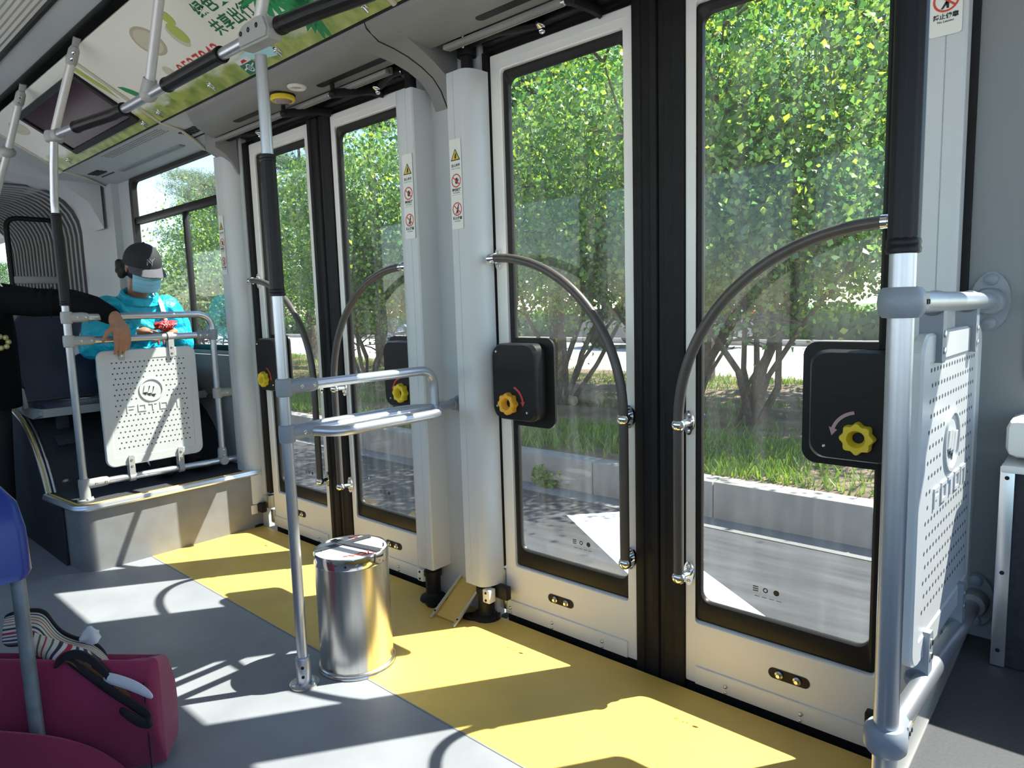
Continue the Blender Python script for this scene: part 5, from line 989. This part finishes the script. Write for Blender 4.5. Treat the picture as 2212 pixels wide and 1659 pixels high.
# ------------------------------------------------------------ outside: street, kerb, planted strip
def ground(bm, x0, x1, y0, y1, z0, z1): return box(bm, x0, x1, y0, y1, z0, z1)
bm = NB(); ground(bm, -120, 60, -60, -1.6, -.6, -.351); tag(obj('street', bm, 'road_far'), 'unseen lane on the other side of the bus, made pale to bounce light', 'street', kind='structure')  # unseen ground, made pale so it throws light up to the ceiling
bm = NB(); ground(bm, -120, 60, -1.6, 4.06, -.6, -.35); tag(obj('street', bm, 'asphalt'), 'dark asphalt lane beside the bus', 'street', kind='structure')
bm = NB(); ground(bm, -120, 60, 4.06, 4.26, -.6, -.345); tag(obj('gutter', bm, 'gutter'), 'pale concrete gutter strip along the kerb', 'gutter', kind='structure')
bm = NB(); r = random.Random(9); x = -60.
while x < 25: box(bm, x, x+.995, 4.255, 4.43, -.6, -.09 + r.uniform(-.004, .004), .012); x += 1.0
tag(obj('kerb', bm, 'concrete'), 'concrete kerb stones between street and planted strip', 'kerb', kind='structure')
bm = NB(); nx, ny = 160, 40; G = [[bm.verts.new((-60 + 85*i/nx, 4.42 + 6.0*j/ny, -.10 + (.02*math.sin(i*1.7 + j) + .025*math.sin(i*.6 - j*1.3) if 0 < j < ny else 0))) for j in range(ny+1)] for i in range(nx+1)]
for i in range(nx):
    for j in range(ny): bm.faces.new((G[i][j], G[i+1][j], G[i+1][j+1], G[i][j+1]))
tag(obj('soil_strip', bm, 'soil'), 'bare brown soil of the planted strip', 'soil', kind='structure')
bm = NB(); ground(bm, -120, 60, 10.40, 17.4, -.5, -.10); tag(obj('street', bm, 'road_far'), 'pale sunlit far lane beyond the planted strip', 'street', kind='structure')
bm = NB(); ground(bm, -120, 60, 17.4, 17.65, -.5, .05); tag(obj('kerb', bm, 'concrete'), 'kerb on the far side of the pale lane', 'kerb', kind='structure')
bm = NB(); ground(bm, -160, 80, 17.65, 90, -.5, .03); tag(obj('lawn', bm, mat('lawn', (.10, .19, .035), .9, var=.4, vscale=1.2)), 'green lawn beyond the far lane', 'lawn', kind='structure')
bm = NB(); z = -.349; prism(bm, [(-2.85, 3.72), (-2.58, 4.03), (-.90, 2.86), (.6, 1.83), (.33, 1.52), (-1.15, 2.53)], 'z', -.351, -.3485); tag(obj('road_marking', bm, 'paint'), 'broad white painted stripe running diagonally over the dark lane', 'road marking')

def quads(name, V4, m):
    n = len(V4); me = bpy.data.meshes.new(name); me.vertices.add(4*n); me.vertices.foreach_set('co', np.asarray(V4, np.float32).reshape(-1))
    me.loops.add(4*n); me.loops.foreach_set('vertex_index', np.arange(4*n, dtype=np.int32)); me.polygons.add(n); me.polygons.foreach_set('loop_start', np.arange(0, 4*n, 4, dtype=np.int32))
    me.update(calc_edges=True); me.validate(); me.materials.append(M[m]); o = bpy.data.objects.new(name, me); C.objects.link(o); return o
def unit(rg, n): v = rg.normal(size=(n, 3)); return v/np.linalg.norm(v, axis=1)[:, None]
def leaves(rg, P, size, droop=.3, aspect=.8):
    n = len(P); d = unit(rg, n); d[:, 2] -= droop; d /= np.linalg.norm(d, axis=1)[:, None]; s = np.cross(d, unit(rg, n)); s /= np.linalg.norm(s, axis=1)[:, None] + 1e-9
    L = (size*rg.uniform(.6, 1.25, n))[:, None]; W_ = L*aspect*.5; nn = np.cross(d, s)*L*.12
    return np.stack([P, P + d*L*.45 + s*W_ + nn, P + d*L, P + d*L*.45 - s*W_ + nn], 1)
def needles(rg, P, L=.12, w_=.0045):
    n = len(P); d = unit(rg, n); d[:, 2] += .35; d /= np.linalg.norm(d, axis=1)[:, None]; s = np.cross(d, unit(rg, n)); s /= np.linalg.norm(s, axis=1)[:, None] + 1e-9; L = (L*rg.uniform(.6, 1.2, n))[:, None]
    return np.stack([P - s*w_, P + s*w_, P + d*L + s*w_*.4, P + d*L - s*w_*.4], 1)
# grass
rg = np.random.default_rng(3)
def blades(n, x0, x1, y0, y1, h, power=1.):
    k = int(n*1.0); x = rg.uniform(x0, x1, k); y = y0 + (y1-y0)*rg.uniform(0, 1, k)**power
    f = np.sin(x*2.1 + y*1.3) + np.sin(x*.9 - y*2.7) + rg.normal(0, .7, k); keep = f > -.5; x, y = x[keep], y[keep]; n = len(x)
    P = np.stack([x, y, np.full(n, -.105)], 1); hh = h*rg.uniform(.4, 1.2, n); a = rg.uniform(0, 2*np.pi, n); w_ = .006 + .003*rg.random(n); s = np.stack([np.cos(a)*w_, np.sin(a)*w_, 0*a], 1); t = np.stack([rg.normal(0, .4, n)*hh, rg.normal(0, .4, n)*hh, hh], 1)
    return np.stack([P - s, P + s, P + t + s*.25, P + t - s*.25], 1)
tag(quads('grass', np.concatenate([blades(26000, -9, 2.5, 4.45, 5.7, .10, 1.3), blades(9000, -22, -9, 4.45, 6.5, .12), blades(9000, -14, 2, 5.7, 8.2, .07), blades(26000, -26, 3, 8.5, 10.35, .11)]), 'grass'), 'patchy green grass on the planted strip', 'grass', kind='stuff')

def tree(kind, x, y, h, seed, label, group):
    rs = random.Random(seed); g = np.random.default_rng(seed); t = thing('pine_tree' if kind == 'pine' else 'tree' if kind == 'broad' else 'shrub', (x, y, -.1), label, 'tree' if kind != 'shrub' else 'shrub', group)
    o = Vector((x, y, -.12)); bm = NB(); C_ = []
    if kind == 'shrub':
        for k in range(rs.randint(5, 8)):
            a = rs.uniform(0, 2*PI); lean = rs.uniform(.12, .42); p = [o + Vector((.10*math.cos(a), .10*math.sin(a), 0))]; d = Vector((math.cos(a)*lean, math.sin(a)*lean, 1)).normalized(); L = h*rs.uniform(.55, .95)
            for i in range(6):
                d = (d + Vector((rs.uniform(-.38, .38), rs.uniform(-.38, .38), rs.uniform(-.05, .14)))).normalized(); p.append(p[-1] + d*L/6)
            r0 = rs.uniform(.022, .042); tube(bm, p, [r0*(1-.13*i) for i in range(7)], 7)
            for i in range(2, 7):
                for q in range(3):
                    b = (Vector((rs.uniform(-1, 1), rs.uniform(-1, 1), rs.uniform(-.1, .7))).normalized()); e = p[i] + b*rs.uniform(.3, .75); tube(bm, [p[i], (p[i]+e)/2 + Vector((0, 0, .04)), e], [r0*.42, r0*.3, r0*.14], 5); C_.append(((p[i]+e)/2, .24)); C_.append((e, .27))
        C_ = [(c, s) for c, s in C_ if c.z > 1.15 + .25*rs.random()]
        n = 27000; ls, droop = .060, .5
    elif kind == 'broad':
        p = [o]; d = Vector((0, 0, 1))
        for i in range(7): d = (d + Vector((rs.uniform(-.12, .12), rs.uniform(-.12, .12), 0))).normalized(); p.append(p[-1] + d*h*.9/7)
        tube(bm, p, [.11*(1-.12*i) for i in range(8)], 9)
        for i in range(2, 8):
            for q in range(6):
                b = Vector((rs.uniform(-1, 1), rs.uniform(-1, 1), rs.uniform(.0, .6))).normalized(); e = p[i] + b*rs.uniform(.8, 1.9)*(1 - .07*i); m_ = (p[i]+e)/2 + Vector((0, 0, .1)); tube(bm, [p[i], m_, e], [.035, .022, .008], 6); C_ += [(m_, .34), (e, .40), (e + b*.3, .3)]
        n = 24000; ls, droop = .085, .45
    else:
        p = [o]; d = Vector((0, 0, 1))
        for i in range(9): d = (d + Vector((rs.uniform(-.06, .06), rs.uniform(-.06, .06), 0))).normalized(); p.append(p[-1] + d*h/9)
        tube(bm, p, [.13*(1-.095*i) for i in range(10)], 9)
        for i in range(2, 10):
            for q in range(7):
                a = rs.uniform(0, 2*PI); R = (1 - i/11)*rs.uniform(1.6, 2.6) + .3; e = p[i] + Vector((math.cos(a)*R, math.sin(a)*R, rs.uniform(-.15, .35))); m_ = (p[i]+e)/2 + Vector((0, 0, -.05)); tube(bm, [p[i], m_, e], [.03, .02, .008], 6)
                for f in (.35, .5, .65, .8, .92, 1.0): C_.append((p[i].lerp(e, f) + Vector((rs.uniform(-.2, .2), rs.uniform(-.2, .2), rs.uniform(0, .15))), .13))
        n = 30000; ls = .13
    obj('trunk', bm, 'bark', t)
    c = np.array([tuple(q[0]) for q in C_]); s = np.array([q[1] for q in C_]); k = g.integers(0, len(c), n)
    if kind == 'pine':
        P = c[k] + g.normal(size=(n, 3))*s[k][:, None]*np.array([1, 1, .5]); f = quads('foliage', needles(g, P, .17, .006), 'needle')
    else:
        P = c[k] + g.normal(size=(n, 3))*s[k][:, None]; f = quads('foliage', leaves(g, P, ls, droop), 'leaf_bright' if kind == 'shrub' else 'leaf_deep')
    put(f, t); return t
def copy_tree(src, loc, rz, sc, label):
    r = src.copy(); C.objects.link(r); r.location = loc; r.rotation_euler.z = rz; r.scale = (sc, sc, sc); r['label'] = label
    for ch in list(src.children): c = ch.copy(); C.objects.link(c); c.parent = r
    return r
SH = [(-2.7, 6.5, 4.3), (-3.6, 7.0, 4.5), (-5.1, 6.6, 4.4), (-7.2, 6.3, 4.2), (-9.6, 7.0, 4.2), (-12.4, 6.5, 3.7), (-16.0, 7.3, 3.1), (-.7, 7.3, 4.6), (-20.5, 7.4, 2.3)]
LB = ['crooked multi-stemmed shrub behind the yellow knob of the nearest door leaf', 'multi-stemmed shrub seen behind the black closing edges of the two near door leaves', 'multi-stemmed shrub seen through the third door leaf, beside the sawn logs', 'multi-stemmed shrub seen left in the third door leaf behind the amber knob', 'multi-stemmed shrub behind the central barrier, seen through the second door leaf', 'multi-stemmed shrub seen through the farthest door leaf', 'low shrub seen through the left window beside the shaft cover', 'shrub behind the right grab pole, nearest to the camera side', 'lowest shrub seen through the left window above the cap']
for i, (x, y, h) in enumerate(SH): tree('shrub', x, y, h, 11+i, LB[i], 'multi-stemmed shrubs on the planted strip')
for i, (x, y, h, l) in enumerate(((-6.9, 8.8, 8.2, 'pine tree filling the top of the third door leaf'), (-11.8, 9.0, 7.6, 'pine tree at the top of the second door leaf'), (-17.6, 8.8, 4.6, 'pine tree leaning into the left window'), (-14.8, 9.2, 6.2, 'pine tree at the top of the farthest door leaf'))): tree('pine', x, y, h, 40+i, l, 'pines on the planted strip')
for i, (x, y, h, l) in enumerate(((-1.6, 9.0, 7.6, 'tall leafy tree filling the top of the nearest door leaf'), (-4.6, 9.6, 7.2, 'tall leafy tree between the near door leaves'), (-9.3, 9.8, 5.8, 'leafy tree behind the grey shaft covers'))): tree('broad', x, y, h, 60+i, l, 'leafy trees on the planted strip')
ft = tree('broad', -12, 22, 6.5, 80, 'far tree beyond the pale lane, behind the second door leaf', 'trees beyond the far lane')
for i, (x, y, s, l) in enumerate(((-3, 23, 1.0, 'far tree beyond the pale lane, behind the nearest door leaf'), (-7.5, 21, .95, 'far tree beyond the pale lane, left of the parked grey car'), (-17, 22, 1.0, 'far tree beyond the pale lane, behind the third door leaf'), (-22, 24, 1.1, 'far tree beyond the pale lane, behind the amber knob'), (-28, 22, 1.0, 'far tree beyond the pale lane, behind the bin'), (-35, 24, 1.0, 'far tree beyond the pale lane, behind the central grab pole'), (-44, 23, .9, 'far tree beyond the pale lane, right in the left window'), (-56, 24, .9, 'far tree beyond the pale lane, middle of the left window'), (-70, 26, .8, 'far tree beyond the pale lane, left in the left window'), (2, 22, 1.0, 'far tree beyond the pale lane, behind the right guard'))):
    copy_tree(ft, (x, y, 0), i*1.3, s, l)
g = np.random.default_rng(77); P = np.stack([g.uniform(-60, 4, 26000), g.uniform(18.0, 18.9, 26000), g.uniform(0, .85, 26000)], 1); hd = thing('hedge', (-28, 18.4, 0), 'low clipped dark green hedge along the far kerb', 'hedge')
f = quads('foliage', leaves(g, P, .16, .1), 'hedge'); put(f, hd); bm = NB(); box(bm, -60, 4, 18.1, 18.8, 0, .72); obj('core', bm, 'hedge', hd)
for i, (a, b, r) in enumerate((((-6.3, 7.05, -.03), (-4.7, 6.85, -.03), .085), ((-6.1, 6.75, -.04), (-4.9, 6.6, -.04), .065))):
    bm = NB(); tube(bm, [a, tuple((np.array(a)+np.array(b))/2 + np.array([0, .02, .01])), b], [r, r*.97, r*.93], 14); tag(obj('log', bm, 'log'), ('thicker sawn log lying on the soil, rear one' if i == 0 else 'thinner sawn log lying on the soil, front one'), 'log', 'sawn logs')
wd = quads('weed', leaves(g, np.array([-3.55, 4.20, -.33]) + np.abs(g.normal(size=(500, 3)))*np.array([.10, .03, .05])*np.array([1, 1, 1]), .04, .0), 'grass'); tag(wd, 'small green weed growing at the foot of the kerb', 'weed')
# parked car, scooter, barrier and tower in the distance
car = thing('car', (-9.1, 16.0, -.1), 'grey car with red tail lamps on the pale far lane', 'car')
X0, Y0, Z0 = -11.3, 15.2, -.1; cpz = [(0, .30), (.05, .62), (.35, .80), (1.15, .90), (1.75, 1.38), (2.9, 1.45), (3.9, 1.30), (4.35, .95), (4.45, .55), (4.40, .28)]
bm = NB(); prism(bm, [(X0 + u, Z0 + z) for u, z in cpz], 'y', Y0, Y0 + 1.75, bev=.06); obj('body', bm, 'car', car)
bm = NB(); prism(bm, [(X0 + u, Z0 + z) for u, z in ((1.35, .95), (1.85, 1.34), (2.85, 1.39), (3.75, 1.26), (4.05, .97))], 'y', Y0 - .012, Y0 + 1.762); obj('windows', bm, 'car_glass', car)
for u in (.85, 3.55):
    for yy in (Y0 - .01, Y0 + 1.56):
        bm = NB(); lathe(bm, [(.16, 0), (.31, .0), (.33, .04), (.33, .16), (.31, .20), (.16, .20)], (X0 + u, yy, Z0 + .33), (0, 1, 0), 24); obj('wheel', bm, 'tyre', car)
bm = NB(); box(bm, X0 + 4.34, X0 + 4.48, Y0 + .02, Y0 + .40, Z0 + .78, Z0 + .95, .02); box(bm, X0 + 4.34, X0 + 4.48, Y0 + 1.35, Y0 + 1.73, Z0 + .78, Z0 + .95, .02); obj('tail_lamp', bm, 'red_car', car)
mc = thing('scooter', (-15.1, 12.2, -.1), 'small parked scooter on the pale lane, seen through the second door leaf', 'scooter')
for u in (-.6, .6):
    bm = NB(); lathe(bm, [(.12, -.04), (.24, -.05), (.27, 0), (.24, .05), (.12, .04)], (-15.1 + u, 12.2, .17), (0, 1, 0), 20); obj('wheel', bm, 'tyre', mc)
bm = NB(); tube(bm, [(-15.7, 12.2, .25), (-15.45, 12.2, .55), (-14.9, 12.2, .60), (-14.75, 12.2, .30), (-14.6, 12.2, .30), (-14.48, 12.2, .85)], [.06, .12, .10, .06, .06, .05], 10); obj('body', bm, mat('scooter paint', (.10, .16, .30), .3), mc)
bm = NB(); tube(bm, [(-14.48, 11.95, .92), (-14.48, 12.45, .92)], .02, 8); obj('handlebar', bm, 'black', mc)
bm = NB(); box(bm, -38.0, -35.6, 15.2, 15.5, 2.2, 2.45); box(bm, -37.0, -35.6, 15.2, 15.5, 1.75, 2.0); bx2 = tag(obj('sign_board', bm, 'orange'), 'orange double board on posts seen through the left window beside the passenger', 'sign board')
bm = NB(); box(bm, -37.85, -37.75, 15.3, 15.4, -.1, 2.4); box(bm, -35.75, -35.65, 15.3, 15.4, -.1, 2.4); obj('post', bm, 'white', bx2)
bm = NB(); box(bm, -233, -223, 100, 112, 0, 41, .3); tag(obj('tower', bm, 'tower'), 'distant tower in the left window, haze painted into its pale blue colour', 'building')  # pale blue facade colour stands in for the haze of distance
